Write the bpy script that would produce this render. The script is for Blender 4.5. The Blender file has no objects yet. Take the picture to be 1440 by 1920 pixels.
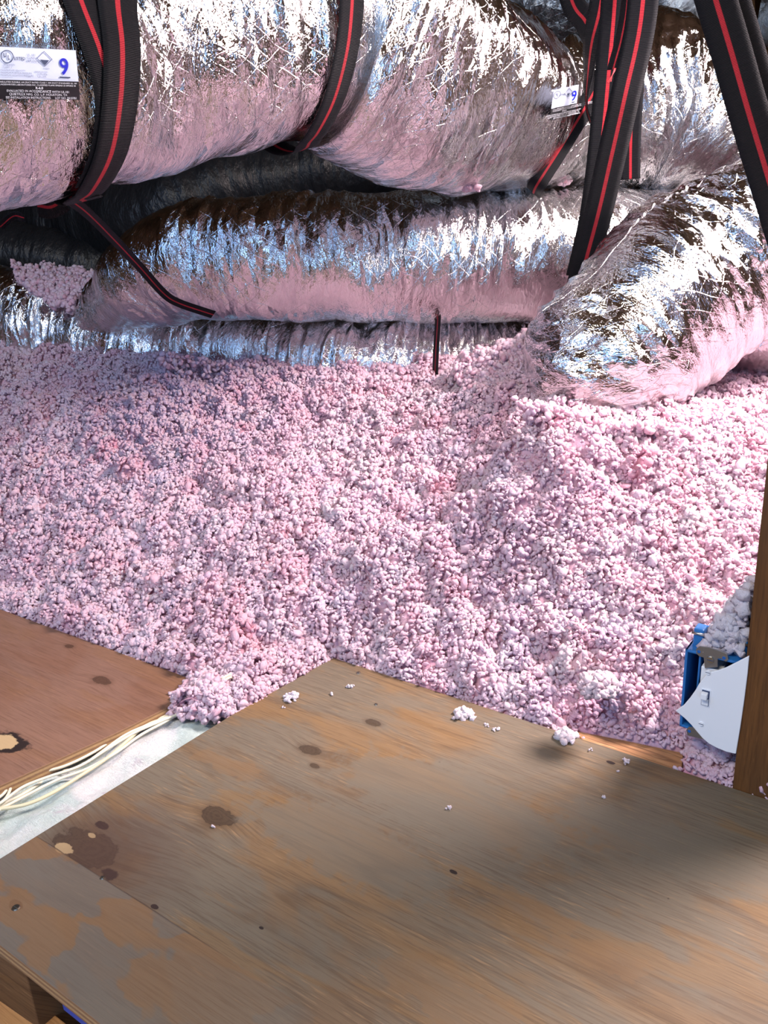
import bpy, bmesh, math, random
import numpy as np
from mathutils import Vector, Matrix
from mathutils.bvhtree import BVHTree

# ------------------------------------------------------------------ camera
W, H, F = 1440.0, 1920.0, 1600.0
CAM = Vector((0, 0, 0.72)); PITCH = math.radians(19.7); ROLL = math.radians(3.0)
FWD = Vector((0, math.cos(PITCH), -math.sin(PITCH)))
UP0 = Vector((0, math.sin(PITCH), math.cos(PITCH)))
X0 = Vector((1, 0, 0))
RIGHT = X0 * math.cos(ROLL) - UP0 * math.sin(ROLL)
UP = X0 * math.sin(ROLL) + UP0 * math.cos(ROLL)
sc = bpy.context.scene
C = sc.collection
cam_d = bpy.data.cameras.new('camera'); cam = bpy.data.objects.new('camera', cam_d); C.objects.link(cam)
cam.matrix_world = Matrix((
    (RIGHT.x, UP.x, -FWD.x, CAM.x), (RIGHT.y, UP.y, -FWD.y, CAM.y), (RIGHT.z, UP.z, -FWD.z, CAM.z), (0, 0, 0, 1)))
cam_d.sensor_fit = 'HORIZONTAL'; cam_d.sensor_width = 36; cam_d.lens = 36 * F / W; cam_d.clip_start = 0.02
sc.camera = cam
vs = sc.view_settings
sc.display_settings.display_device = 'sRGB'
vs.view_transform = 'Standard'; vs.look = 'None'; vs.gamma = 1; vs.use_curve_mapping = False
vs.exposure = 0.32
sc.cycles.use_denoising = True
sc.cycles.max_bounces = 10; sc.cycles.diffuse_bounces = 6; sc.cycles.glossy_bounces = 5
sc.cycles.sample_clamp_indirect = 6.0
sc.cycles.caustics_reflective = True; sc.cycles.blur_glossy = 0.5

# ------------------------------------------------------------------ light
world = bpy.data.worlds.new('world'); sc.world = world; world.use_nodes = True
wb = world.node_tree.nodes['Background']; wb.inputs[0].default_value = (0.55, 0.72, 1.0, 1); wb.inputs[1].default_value = 1.0
def area(name, loc, target, sx, sy, power, col, spread=180):
    d = bpy.data.lights.new(name, 'AREA'); d.shape = 'RECTANGLE'; d.size = sx; d.size_y = sy
    d.energy = power; d.color = col; d.spread = math.radians(spread)
    o = bpy.data.objects.new(name, d); C.objects.link(o); o.location = loc
    o.rotation_euler = (Vector(target) - Vector(loc)).to_track_quat('-Z', 'Y').to_euler()
    return o
# sky light through the big gable opening behind the viewer; the three overhead lights are added for the foil and the drift
area('window_daylight', (-0.2, -2.38, 0.90), (0.0, 2, 0.6), 3.2, 1.2, 27, (0.30, 0.56, 1.0))
area('added_warm_overhead', (-0.80, -0.15, 2.0), (-0.15, 1.5, 0.4), 0.85, 0.5, 30, (1.0, 0.90, 0.76))  # unseen warm source added for the white tops of the ducts
area('added_blue_side', (-1.42, 0.45, 1.60), (0.4, 1.5, 0.35), 1.5, 0.95, 9, (0.18, 0.45, 1.0))  # blue light added to colour the right-hand foil and the drift
area('added_warm_key', (1.36, 1.20, 1.62), (0.60, 1.45, 0.15), 0.55, 0.5, 46, (1.0, 0.83, 0.82), 115)  # unseen warm key added to brighten the right of the drift

# ------------------------------------------------------------------ helpers
def ray(px, py):
    return FWD + RIGHT * ((px - W / 2) / F) + UP * ((H / 2 - py) / F)
def at(px, py, d):
    return CAM + ray(px, py) * d
def atz(px, py, z=0.0):
    r = ray(px, py); return CAM + r * ((z - CAM.z) / r.z)
def atplane(px, py, p0, n):
    r = ray(px, py); return CAM + r * ((Vector(p0) - CAM).dot(n) / r.dot(n))
def tag(o, label=None, cat=None, group=None, kind=None):
    if label: o['label'] = label
    if cat: o['category'] = cat
    if group: o['group'] = group
    if kind: o['kind'] = kind
    return o
def mesh_obj(name, verts, faces, mat=None, parent=None, smooth=False):
    me = bpy.data.meshes.new(name)
    me.from_pydata([tuple(v) for v in verts], [], faces); me.update()
    o = bpy.data.objects.new(name, me); C.objects.link(o)
    if mat: me.materials.append(mat)
    if parent: o.parent = parent
    if smooth: me.shade_smooth()
    return o
def np_mesh(name, V, Fq, mat=None, parent=None, uv=None, col=None, smooth=True):
    me = bpy.data.meshes.new(name); nv = len(V); nf, k = Fq.shape
    me.vertices.add(nv); me.vertices.foreach_set('co', np.asarray(V, np.float32).ravel())
    me.loops.add(nf * k); me.loops.foreach_set('vertex_index', np.asarray(Fq, np.int32).ravel())
    me.polygons.add(nf); me.polygons.foreach_set('loop_start', np.arange(0, nf * k, k, dtype=np.int32))
    me.polygons.foreach_set('loop_total', np.full(nf, k, np.int32))
    me.update(calc_edges=True)
    if uv is not None:
        l = me.uv_layers.new(name='UVMap'); l.data.foreach_set('uv', np.asarray(uv, np.float32)[Fq.ravel()].ravel())
    if col is not None:
        a = me.color_attributes.new('tint', 'FLOAT_COLOR', 'POINT')
        a.data.foreach_set('color', np.asarray(col, np.float32).ravel())
    if smooth: me.shade_smooth()
    if mat: me.materials.append(mat)
    o = bpy.data.objects.new(name, me); C.objects.link(o)
    if parent: o.parent = parent
    return o
def empty(name, loc=(0, 0, 0)):
    o = bpy.data.objects.new(name, None); C.objects.link(o); o.location = loc; o.empty_display_size = .05; return o
def bm_obj(name, bm, mat=None, parent=None, smooth=False):
    me = bpy.data.meshes.new(name); bm.to_mesh(me); bm.free()
    if mat: me.materials.append(mat)
    if smooth: me.shade_smooth()
    o = bpy.data.objects.new(name, me); C.objects.link(o)
    if parent: o.parent = parent
    return o
def prism(name, poly, z0, z1, mat, parent=None, bevel=0.0):
    n = len(poly)
    v = [(p[0], p[1], z1) for p in poly] + [(p[0], p[1], z0) for p in poly]
    a = sum(poly[i][0] * poly[(i + 1) % n][1] - poly[(i + 1) % n][0] * poly[i][1] for i in range(n))
    f = [tuple(range(n)), tuple(range(2 * n - 1, n - 1, -1))] + [(i, i + n, (i + 1) % n + n, (i + 1) % n) for i in range(n)]
    if a < 0: f = [tuple(reversed(q)) for q in f]
    o = mesh_obj(name, v, f, mat, parent)
    if bevel:
        m = o.modifiers.new('b', 'BEVEL'); m.width = bevel; m.segments = 2
    return o
def frame_box(name, o0, ex, ey, ez, a, b, mat, parent=None, bevel=0.0):
    """box from corner a to b in the frame (o0; ex, ey, ez)"""
    vs_ = []
    for k in range(8):
        x = (b if k & 1 else a)[0]; y = (b if k & 2 else a)[1]; z = (b if k & 4 else a)[2]
        vs_.append(Vector(o0) + Vector(ex) * x + Vector(ey) * y + Vector(ez) * z)
    f = [(0, 2, 3, 1), (4, 5, 7, 6), (0, 1, 5, 4), (2, 6, 7, 3), (0, 4, 6, 2), (1, 3, 7, 5)]
    o = mesh_obj(name, vs_, f, mat, parent)
    if bevel:
        m = o.modifiers.new('b', 'BEVEL'); m.width = bevel; m.segments = 2
    return o
def perlin(x, y, seed=0, py=None):
    x = np.asarray(x, float); y = np.asarray(y, float)
    rng = np.random.RandomState(seed); N = 512
    ang = rng.rand(N * N) * 2 * np.pi; gx = np.cos(ang); gy = np.sin(ang)
    xi = np.floor(x).astype(np.int64); yi = np.floor(y).astype(np.int64); xf = x - xi; yf = y - yi
    def g(ix, iy, dx, dy):
        if py: iy = np.mod(iy, py)
        h = (np.mod(ix, N) * N + np.mod(iy, N))
        return gx[h] * dx + gy[h] * dy
    u = xf ** 3 * (xf * (xf * 6 - 15) + 10); v = yf ** 3 * (yf * (yf * 6 - 15) + 10)
    a = g(xi, yi, xf, yf); b = g(xi + 1, yi, xf - 1, yf); c = g(xi, yi + 1, xf, yf - 1); d = g(xi + 1, yi + 1, xf - 1, yf - 1)
    return ((a + (b - a) * u) + ((c + (d - c) * u) - (a + (b - a) * u)) * v) * 1.5
def ridge(n): return 1 - 2 * np.abs(n)

# ------------------------------------------------------------------ materials
class NT:
    def __init__(s, name):
        s.m = bpy.data.materials.new(name); s.m.use_nodes = True; s.t = s.m.node_tree; s.n = s.t.nodes
        s.p = s.n['Principled BSDF']
    def node(s, typ, ins=None, **kw):
        nd = s.n.new(typ)
        for k, v in kw.items(): setattr(nd, k, v)
        for k, v in (ins or {}).items(): s.set(nd.inputs[k], v)
        return nd
    def set(s, sock, v):
        if isinstance(v, bpy.types.NodeSocket): s.t.links.new(v, sock)
        elif isinstance(v, (tuple, list)) and len(v) == 3 and sock.type == 'RGBA': sock.default_value = (*v, 1)
        else: sock.default_value = v
    def math(s, op, a, b=0.0, c=0.0, clamp=False):
        nd = s.n.new('ShaderNodeMath'); nd.operation = op; nd.use_clamp = clamp
        s.set(nd.inputs[0], a); s.set(nd.inputs[1], b); s.set(nd.inputs[2], c); return nd.outputs[0]
    def vmath(s, op, a, b=(0, 0, 0), scale=None):
        nd = s.n.new('ShaderNodeVectorMath'); nd.operation = op
        s.set(nd.inputs[0], a); s.set(nd.inputs[1], b)
        if scale is not None: s.set(nd.inputs['Scale'], scale)
        return nd.outputs['Value'] if op in ('LENGTH', 'DISTANCE', 'DOT_PRODUCT') else nd.outputs[0]
    def mix(s, f, a, b, blend='MIX'):
        nd = s.n.new('ShaderNodeMix'); nd.data_type = 'RGBA'; nd.blend_type = blend
        s.set(nd.inputs[0], f); s.set(nd.inputs[6], a); s.set(nd.inputs[7], b); return nd.outputs[2]
    def smooth(s, v, lo, hi):
        nd = s.n.new('ShaderNodeMapRange'); nd.interpolation_type = 'SMOOTHSTEP'
        s.set(nd.inputs[0], v); nd.inputs[1].default_value = lo; nd.inputs[2].default_value = hi; return nd.outputs[0]
    def noise(s, vec, scale=5, detail=3, rough=.5, dist=0.0, color=False):
        nd = s.n.new('ShaderNodeTexNoise'); s.set(nd.inputs['Vector'], vec)
        nd.inputs['Scale'].default_value = scale; nd.inputs['Detail'].default_value = detail
        nd.inputs['Roughness'].default_value = rough; nd.inputs['Distortion'].default_value = dist
        return nd.outputs[1 if color else 0]
    def voro(s, vec, scale, feature='F1', out='Distance', rnd=1.0):
        nd = s.n.new('ShaderNodeTexVoronoi'); nd.feature = feature; s.set(nd.inputs['Vector'], vec)
        nd.inputs['Scale'].default_value = scale; nd.inputs['Randomness'].default_value = rnd
        return nd.outputs[out]
    def mapping(s, vec, scale=(1, 1, 1), loc=(0, 0, 0), rot=(0, 0, 0)):
        nd = s.n.new('ShaderNodeMapping'); s.set(nd.inputs[0], vec)
        nd.inputs['Scale'].default_value = scale; nd.inputs['Location'].default_value = loc; nd.inputs['Rotation'].default_value = rot
        return nd.outputs[0]
    def coord(s, out='Object'):
        return s.n.new('ShaderNodeTexCoord').outputs[out]
    def bump(s, h, dist=.001, strength=1.0, normal=None):
        nd = s.n.new('ShaderNodeBump'); s.set(nd.inputs['Height'], h); nd.inputs['Distance'].default_value = dist
        nd.inputs['Strength'].default_value = strength
        if normal is not None: s.set(nd.inputs['Normal'], normal)
        return nd.outputs[0]
    def out(s, **kw):
        for k, v in kw.items(): s.set(s.p.inputs[k.replace('_', ' ')], v)
        return s.m
def plain(name, col, rough=.5, metal=0.0, **kw):
    t = NT(name); return t.out(Base_Color=col, Roughness=rough, Metallic=metal, **kw)

def foil_material(name, tint=(.80, .79, .79), rough=.09, k1=.34, k2=.18, stretch=4.5, metal=1.0, kb=1.0, scrim=True):
    t = NT(name)
    uv = t.coord('UV')                       # metres: x along the duct, y round it
    nz = t.noise(t.mapping(uv, (9, 5, 1)), 1, 2, color=True)
    warp = t.vmath('SCALE', t.vmath('SUBTRACT', nz, (.5, .5, .5)), scale=.06)
    w = t.vmath('ADD', uv, warp)
    amp = t.smooth(t.noise(t.mapping(uv, (6, 5, 1)), 1, 2), .3, .62)
    a = t.voro(t.mapping(w, (70, 70 / stretch, 1)), 1, out='Color')
    b = t.voro(t.mapping(w, (130, 130 / 2.4, 1), rot=(0, 0, .35)), 1, out='Color')
    c = t.voro(t.mapping(w, (300, 210, 1), rot=(0, 0, -.5)), 1, out='Color')
    va = t.vmath('SCALE', t.vmath('SUBTRACT', a, (.5, .5, .5)), scale=t.math('MULTIPLY_ADD', amp, k1 * 1.3, k1 * .25))
    vb = t.vmath('SCALE', t.vmath('SUBTRACT', b, (.5, .5, .5)), scale=t.math('MULTIPLY_ADD', amp, k2 * 1.2, k2 * .3))
    vc = t.vmath('SCALE', t.vmath('SUBTRACT', c, (.5, .5, .5)), scale=t.math('MULTIPLY_ADD', amp, k2 * .8, k2 * .25))
    geo = t.n.new('ShaderNodeNewGeometry').outputs['Normal']
    nn = t.vmath('NORMALIZE', t.vmath('ADD', t.vmath('ADD', geo, va), t.vmath('ADD', vb, vc)))
    h = t.math('ABSOLUTE', t.math('SUBTRACT', t.noise(t.mapping(w, (60, 22, 1), rot=(0, 0, .15)), 1, 4, .6), .5))
    h2 = t.noise(t.mapping(w, (420, 150, 1)), 1, 3, .6)
    hh = t.math('ADD', t.math('MULTIPLY', h, -4.0), t.math('MULTIPLY', h2, .7))
    if scrim:      # reinforcing threads under the foil
        sx = t.n.new('ShaderNodeSeparateXYZ'); t.set(sx.inputs[0], w)
        for sg in (1, -1):
            q = t.math('MULTIPLY_ADD', sx.outputs[1], sg * 1.3, sx.outputs[0])
            fr = t.math('ABSOLUTE', t.math('SUBTRACT', t.math('FRACT', t.math('MULTIPLY', q, 22)), .5))
            hh = t.math('ADD', hh, t.math('MULTIPLY', t.smooth(fr, .03, .0), t.math('MULTIPLY', amp, .3)))
    nb = t.bump(hh, .0016, kb, nn)
    return t.out(Base_Color=tint, Metallic=metal, Roughness=rough, Normal=nb)

M = {}
M['foil'] = foil_material('foil')
M['foil_smooth'] = foil_material('foil_smooth', k1=.14, k2=.12, rough=.2, kb=.6)
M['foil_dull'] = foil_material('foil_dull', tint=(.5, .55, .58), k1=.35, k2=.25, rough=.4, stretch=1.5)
def dark_plastic():
    t = NT('dark_plastic'); uv = t.coord('UV')
    h = t.noise(t.mapping(uv, (30, 12, 1)), 1, 4, .6)
    return t.out(Base_Color=(.008, .009, .011), Roughness=.42, Specular_IOR_Level=.3, Normal=t.bump(h, .012, 1))
M['dark_jacket'] = dark_plastic()

def pink_material(name, bump=.0024):
    t = NT(name); o = t.coord('Object')
    a = t.n.new('ShaderNodeAttribute'); a.attribute_name = 'tint'
    h = t.noise(o, 330, 4, .7); h2 = t.noise(o, 1300, 2, .6)
    nb = t.bump(t.math('MULTIPLY_ADD', h2, .25, h), bump, 1.0)
    t.out(Base_Color=a.outputs['Color'], Roughness=.9, Specular_IOR_Level=.06, Normal=nb)
    tr = t.node('ShaderNodeBsdfTranslucent', {'Color': a.outputs['Color'], 'Normal': nb})
    mx = t.node('ShaderNodeMixShader', {0: .33, 1: t.p.outputs[0], 2: tr.outputs[0]})
    t.t.links.new(mx.outputs[0], t.n['Material Output'].inputs[0])
    return t.m
M['pink'] = pink_material('blown_pink')

def wood_material(name, base, dark, light, grey, grain=26.0, greyness=.5, knots=(), streak=1.0, rough=.62, rotz=0.0, seam=None, axis='X'):
    """object X runs along the grain"""
    t = NT(name); o = t.coord('Object')
    if axis == 'Z': o = t.mapping(o, rot=(0, math.pi / 2, 0))
    sp = t.n.new('ShaderNodeSeparateXYZ'); t.set(sp.inputs[0], o)
    x, y, z = sp.outputs
    g = t.math('ADD', y, t.math('MULTIPLY', z, .8))
    kd = []
    nzc = t.vmath('SCALE', t.vmath('SUBTRACT', t.noise(o, 14, 4, .6, color=True), (.5, .5, .5)), scale=.055)
    od = t.vmath('ADD', o, nzc)
    for (kx, ky, kr, kind) in knots:
        d = t.vmath('LENGTH', t.vmath('MULTIPLY', t.vmath('SUBTRACT', o, (kx, ky, 0)), (.55, 1, 0)))
        if kind == 'knot':
            bumpy = t.smooth(d, kr * 3.6, 0)
            sgn = 1 if (int(abs(kx + ky) * 1000) % 2) else -1
            g = t.math('MULTIPLY_ADD', bumpy, sgn * kr * 1.0, g)
        if kind in ('stain', 'grey'):
            d = t.vmath('LENGTH', t.vmath('MULTIPLY', t.vmath('SUBTRACT', od, (kx, ky, 0)), (.35, 1, 0)))
        kd.append((d, kr, kind, kx, ky))
    cv = t.node('ShaderNodeCombineXYZ', {0: t.math('MULTIPLY', x, .9), 1: t.math('MULTIPLY', g, 9)}).outputs[0]
    field = t.noise(cv, 1.0, 2, .45, .15)
    rings = t.math('ABSOLUTE', t.math('SUBTRACT', t.math('FRACT', t.math('MULTIPLY', field, grain * .45)), .5))
    line = t.smooth(rings, .16, .02)
    fine_v = t.node('ShaderNodeCombineXYZ', {0: t.math('MULTIPLY', x, 14), 1: t.math('MULTIPLY', g, 420), 2: z}).outputs[0]
    fine = t.noise(fine_v, 1, 3, .7)
    mid_v = t.node('ShaderNodeCombineXYZ', {0: t.math('MULTIPLY', x, 5), 1: t.math('MULTIPLY', g, 60)}).outputs[0]
    mid = t.noise(mid_v, 1, 3, .6)
    blot = t.noise(t.mapping(o, (4, 9, 4)), 1, 4, .6, .6)
    col = t.mix(t.smooth(t.noise(cv, .55, 2), .35, .65), base, light)
    col = t.mix(t.math('MULTIPLY', line, .4 * streak), col, dark)
    col = t.mix(t.math('MULTIPLY', t.smooth(mid, .45, .75), .35 * streak), col, dark)
    col = t.mix(t.math('MULTIPLY', t.smooth(blot, .40, .56), greyness), col, grey)
    dk = t.smooth(t.noise(t.node('ShaderNodeCombineXYZ', {0: t.math('MULTIPLY', x, 7), 1: t.math('MULTIPLY', g, 150)}).outputs[0], 1, 3, .7), .52, .72)
    col = t.mix(t.math('MULTIPLY', dk, .42 * streak), col, dark)
    och = t.smooth(t.noise(t.node('ShaderNodeCombineXYZ', {0: t.math('MULTIPLY', x, 3), 1: t.math('MULTIPLY', g, 14), 2: 4.0}).outputs[0], 1, 4, .65, .5), .54, .62)
    col = t.mix(t.math('MULTIPLY', och, .55 * streak), col, tuple(c * k_ for c, k_ in zip(light, (1.0, .92, .75))))
    # worn fibres: pale dashes lying along the grain
    dash_v = t.node('ShaderNodeCombineXYZ', {0: t.math('MULTIPLY', x, 26), 1: t.math('MULTIPLY', g, 300)}).outputs[0]
    dash = t.smooth(t.noise(dash_v, 1, 2, .6), .56, .72)
    where = t.math('MULTIPLY_ADD', t.smooth(t.noise(t.mapping(o, (5, 11, 5), (3, 1, 0)), 1, 2), .44, .60), .8, .2)
    col = t.mix(t.math('MULTIPLY', t.math('MULTIPLY', dash, where), .42 * streak), col, tuple(min(1, c * 1.75) for c in light))
    col = t.mix(t.math('MULTIPLY', t.smooth(fine, .46, .66), .42), col, dark)
    dust = t.smooth(t.noise(o, 260, 3, .7), .60, .75)
    col = t.mix(t.math('MULTIPLY', dust, .22), col, tuple(c * 1.5 for c in grey))
    specks = t.smooth(t.voro(t.mapping(o, (1, 1, 1)), 14), .025, .015)
    col = t.mix(t.math('MULTIPLY', specks, .7), col, (.03, .022, .018))
    wob = t.math('MULTIPLY', t.math('SUBTRACT', t.noise(o, 38, 4, .65), .5), .030)
    for d, kr, kind, kx, ky in kd:
        dd = t.math('ADD', d, t.math('MULTIPLY', wob, kr / .02))
        if kind == 'knot':
            rg = t.math('ABSOLUTE', t.math('SINE', t.math('MULTIPLY', dd, 9.0 / kr)))
            kc = t.mix(t.math('MULTIPLY', rg, .35), tuple(c * .55 for c in dark), tuple(c * .6 for c in base))
            col = t.mix(t.math('MULTIPLY', t.smooth(dd, kr * 1.9, kr * .8), .45), col, dark)
            col = t.mix(t.math('MULTIPLY', t.smooth(dd, kr * .98, kr * .84), .8), col, kc); col = t.mix(t.math('MULTIPLY', t.smooth(t.math('ABSOLUTE', t.math('SUBTRACT', dd, kr * .95)), kr * .13, 0), .7), col, tuple(c * .4 for c in dark))
        elif kind == 'stain':
            col = t.mix(t.math('MULTIPLY', t.smooth(dd, kr, kr * .8), .4), col, (.19, .11, .05))
        elif kind == 'pale':
            col = t.mix(t.math('MULTIPLY', t.smooth(dd, kr, kr * .85), .85), col, (.50, .36, .19))
        elif kind == 'hole':
            col = t.mix(t.smooth(dd, kr, kr * .75), col, (.02, .012, .01))
        elif kind == 'grey':
            col = t.mix(t.math('MULTIPLY', t.smooth(dd, kr, kr * .7), .6), col, grey)
    if seam:   # veneer seam: a thin dark line at y = seam, x < sx1
        sm = t.smooth(t.math('ABSOLUTE', t.math('ADD', t.math('SUBTRACT', y, seam[0]), t.math('MULTIPLY', wob, .08))), .0013, .0003)
        sm = t.math('MULTIPLY', sm, t.smooth(x, seam[1] + .12, seam[1]))
        col = t.mix(t.math('MULTIPLY', sm, .8), col, (.03, .02, .015))
        side = t.math('MULTIPLY', t.smooth(t.math('SUBTRACT', seam[0], y), -.0008, .0008), t.smooth(x, seam[1] + .35, seam[1] - .1))
        reg = t.noise(t.mapping(od, (7, 13, 1), (2, 5, 0)), 1, 3, .5)
        tan = t.mix(t.smooth(reg, .50, .53), (.20, .112, .055), (.135, .118, .10)); tan = t.mix(t.math('MULTIPLY', fine, .35), tan, dark)
        col = t.mix(t.math('MULTIPLY', side, .75), col, tan)
        col = t.mix(t.math('MULTIPLY', t.smooth(t.vmath('LENGTH', t.vmath('MULTIPLY', t.vmath('SUBTRACT', od, (seam[2], seam[3], 0)), (.8, 1, 0))), .13, .02), t.math('SUBTRACT', .5, t.math('MULTIPLY', side, .5))), col, (.07, .036, .027))
    h = t.math('ADD', t.math('MULTIPLY', fine, .5), t.math('MULTIPLY', mid, .6))
    h = t.math('SUBTRACT', h, t.math('MULTIPLY', t.math('MULTIPLY', dash, where), .4))
    return t.out(Base_Color=col, Roughness=t.math('MULTIPLY_ADD', blot, .2, rough - .1), Specular_IOR_Level=.35,
                 Normal=t.bump(h, .0006, .9))
M['truss'] = wood_material('truss_wood', (.13, .065, .027), (.06, .027, .012), (.17, .09, .04), (.10, .07, .05), greyness=.2)
M['roof'] = wood_material('roof_deck', (.16, .085, .036), (.08, .04, .018), (.20, .12, .055), (.11, .085, .06), greyness=.3)
M['post'] = wood_material('post_wood', (.135, .052, .014), (.06, .022, .008), (.17, .07, .02), (.09, .045, .02), grain=14, greyness=.25, streak=.8, rough=.5)

# ------------------------------------------------------------------ attic shell
FL = -0.30
def struct(name, verts, faces, mat):
    return tag(mesh_obj(name, verts, faces, mat), kind='structure')
XL, XR, YB, YF, EAVE, RIDGE = -2.6, 2.6, -2.5, 4.4, 0.9, 2.7
M['drywall_back'] = plain('drywall_paper', (.42, .36, .30), .9)
frame_box('floor', (0, 0, 0), (1, 0, 0), (0, 1, 0), (0, 0, 1), (XL, YB, FL - .05), (XR, YF, FL), M['drywall_back'])['kind'] = 'structure'
frame_box('wall_left', (0, 0, 0), (1, 0, 0), (0, 1, 0), (0, 0, 1), (XL - .05, YB, FL), (XL, YF, EAVE + .06), M['roof'])['kind'] = 'structure'
frame_box('wall_right', (0, 0, 0), (1, 0, 0), (0, 1, 0), (0, 0, 1), (XR, YB, FL), (XR + .05, YF, EAVE + .06), M['roof'])['kind'] = 'structure'
frame_box('wall_back', (0, 0, 0), (1, 0, 0), (0, 1, 0), (0, 0, 1), (XL, YF, FL), (XR, YF + .05, RIDGE), M['truss'])['kind'] = 'structure'
# front gable with an opening for the window behind the viewer
wx0, wx1, wz0, wz1 = -1.85, 1.45, .28, 1.52
def wallseg(n, a, b):
    o = frame_box('wall_front', (0, 0, 0), (1, 0, 0), (0, 1, 0), (0, 0, 1), a, b, M['roof']); o['kind'] = 'structure'
wallseg(1, (XL, YB, FL), (wx0, YB + .05, RIDGE)); wallseg(2, (wx1, YB, FL), (XR, YB + .05, RIDGE))
wallseg(3, (wx0, YB, FL), (wx1, YB + .05, wz0)); wallseg(4, (wx0, YB, wz1), (wx1, YB + .05, RIDGE))
# roof slopes, with openings made up for the added lights
def slope(sgn, holes):
    ys = sorted({YB, YF, *[h[k] for h in holes for k in (0, 1)]}); ts = sorted({0.0, 1.0, *[h[k] for h in holes for k in (2, 3)]})
    v, f = [], []
    for i in range(len(ys) - 1):
        for j in range(len(ts) - 1):
            ym, tm = (ys[i] + ys[i + 1]) / 2, (ts[j] + ts[j + 1]) / 2
            if any(h[0] < ym < h[1] and h[2] < tm < h[3] for h in holes): continue
            b = len(v)
            for (yy, tt) in ((ys[i], ts[j]), (ys[i + 1], ts[j]), (ys[i + 1], ts[j + 1]), (ys[i], ts[j + 1])):
                v.append((sgn * XR * (1 - tt), yy, EAVE + (RIDGE - EAVE) * tt))
            f.append((b, b + 1, b + 2, b + 3))
    o = struct('ceiling', v, f, M['roof'])
    m = o.modifiers.new('s', 'SOLIDIFY'); m.thickness = .02; m.offset = 1
slope(-1, [(-.42, .14, .62, .80), (-.35, 1.25, .27, .60)]); slope(1, [(.9, 1.5, .36, .60)])
for sgn in (-1, 1):
    for k in range(11):
        y = YB + .25 + k * .61
        if (sgn < 0 and (-.70 < y < 1.27)) or (sgn > 0 and .88 < y < 1.52): continue
        d = Vector((-sgn * XR, 0, RIDGE - EAVE)).normalized(); n = Vector((-sgn * d.z, 0, -abs(d.x)))
        L = math.hypot(XR, RIDGE - EAVE)
        o = frame_box('trim_%d' % (k + 1 + (11 if sgn > 0 else 0)), (sgn * XR, y, EAVE), d, (0, 1, 0), n, (.05, -.019, .0), (L - .05, .019, .13), M['truss'])
        o['kind'] = 'structure'

# ------------------------------------------------------------------ plywood decking
P0 = atz(625, 1233); P1 = atz(1373, 1477)
E = (P1 - P0); E.z = 0; E.normalize()                       # runs along the long back edge
NB = Vector((-E.y, E.x, 0))                                 # away from the viewer
YAW = math.atan2(E.y, E.x)
def loc2(p):
    d = Vector(p) - P0; return (d.dot(E), d.dot(NB))
def L(px, py, z=0.0): return loc2(atz(px, py, z))
def sheet(name, poly_l, mat, z0, z1):
    o = prism(name, poly_l, z0, z1, mat, bevel=.0012)
    o.location = (P0.x, P0.y, 0); o.rotation_euler = (0, 0, YAW); return o
def kn(px, py, r, kind): x, y = L(px, py); return (x, y, r, kind)
seam_l = (L(75, 1570)[1] + L(290, 1712)[1]) / 2
M['ply_main'] = wood_material('plywood_weathered', (.150, .102, .060), (.064, .039, .022), (.195, .122, .060), (.140, .121, .090),
    grain=20, greyness=.8, seam=(seam_l, L(320, 1730)[0], *L(215, 1600)),
    knots=[kn(165, 1590, .026, 'knot'), kn(122, 1592, .0085, 'pale'), kn(172, 1566, .004, 'pale'), kn(410, 1530, .014, 'knot'), kn(580, 1406, .010, 'knot'),
           kn(700, 1355, .007, 'knot'), kn(840, 1868, .030, 'stain'), kn(205, 1638, .0085, 'hole'), kn(190, 1548, .007, 'hole'), kn(425, 1432, .022, 'stain'),
           kn(1090, 1570, .022, 'stain'), kn(1010, 1700, .018, 'stain'), kn(1130, 1790, .02, 'stain'), kn(590, 1436, .004, 'knot'),
           kn(1245, 1590, .05, 'grey'), kn(840, 1500, .07, 'grey'), kn(640, 1580, .06, 'grey'), kn(30, 1697, .006, 'hole'), kn(205, 1815, .009, 'stain'),
           kn(290, 1700, .003, 'hole'), kn(1145, 1430, .004, 'hole'), kn(850, 1635, .003, 'hole'), kn(490, 1740, .002, 'hole')])
M['ply_left'] = wood_material('plywood_reddish', (.205, .104, .066), (.09, .042, .022), (.21, .112, .06), (.225, .132, .098),
    grain=13, greyness=.5, streak=.6, knots=[kn(15, 1392, .024, 'hole'), kn(10, 1390, .015, 'pale'), kn(192, 1276, .010, 'knot'), kn(130, 1212, .006, 'knot')])
def edge_mat():
    t = NT('plywood_edge'); o = t.coord('Object'); sp = t.n.new('ShaderNodeSeparateXYZ'); t.set(sp.inputs[0], o)
    ply = t.math('FRACT', t.math('MULTIPLY', sp.outputs[2], 1 / .0072)); n = t.noise(o, 120, 3, .6)
    c = t.mix(t.smooth(ply, .45, .55), (.46, .29, .13), (.25, .13, .06)); c = t.mix(t.math('MULTIPLY', n, .5), c, (.2, .13, .08))
    return t.out(Base_Color=c, Roughness=.8, Normal=t.bump(n, .001))
M['ply_edge'] = edge_mat()
def edge_faces(o):
    o.data.materials.append(M['ply_edge'])
    for p in o.data.polygons:
        if abs(p.normal.z) < .5: p.material_index = 1
main_poly = [(0, 0), (loc2(P1)[0] + .9, 0), (loc2(P1)[0] + .9, -1.6)]
fl, fr = L(0, 1772), L(185, 1917)
sl = (fr[1] - fl[1]) / (fr[0] - fl[0])
fx = lambda x: fl[1] + sl * (x - fl[0])
lx = L(0, 1611); main_poly += [(loc2(P1)[0] + .9, fx(1.5)), (lx[0] - .12, fx(lx[0] - .12))]
main_poly[2:4] = [(loc2(P1)[0] + .9, fx(loc2(P1)[0] + .9))]
d0 = (lx[0] / lx[1])
main_poly[-1] = (d0 * fx(d0 * (-.6)) * 1.0, fx(d0 * (-.6)))
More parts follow.
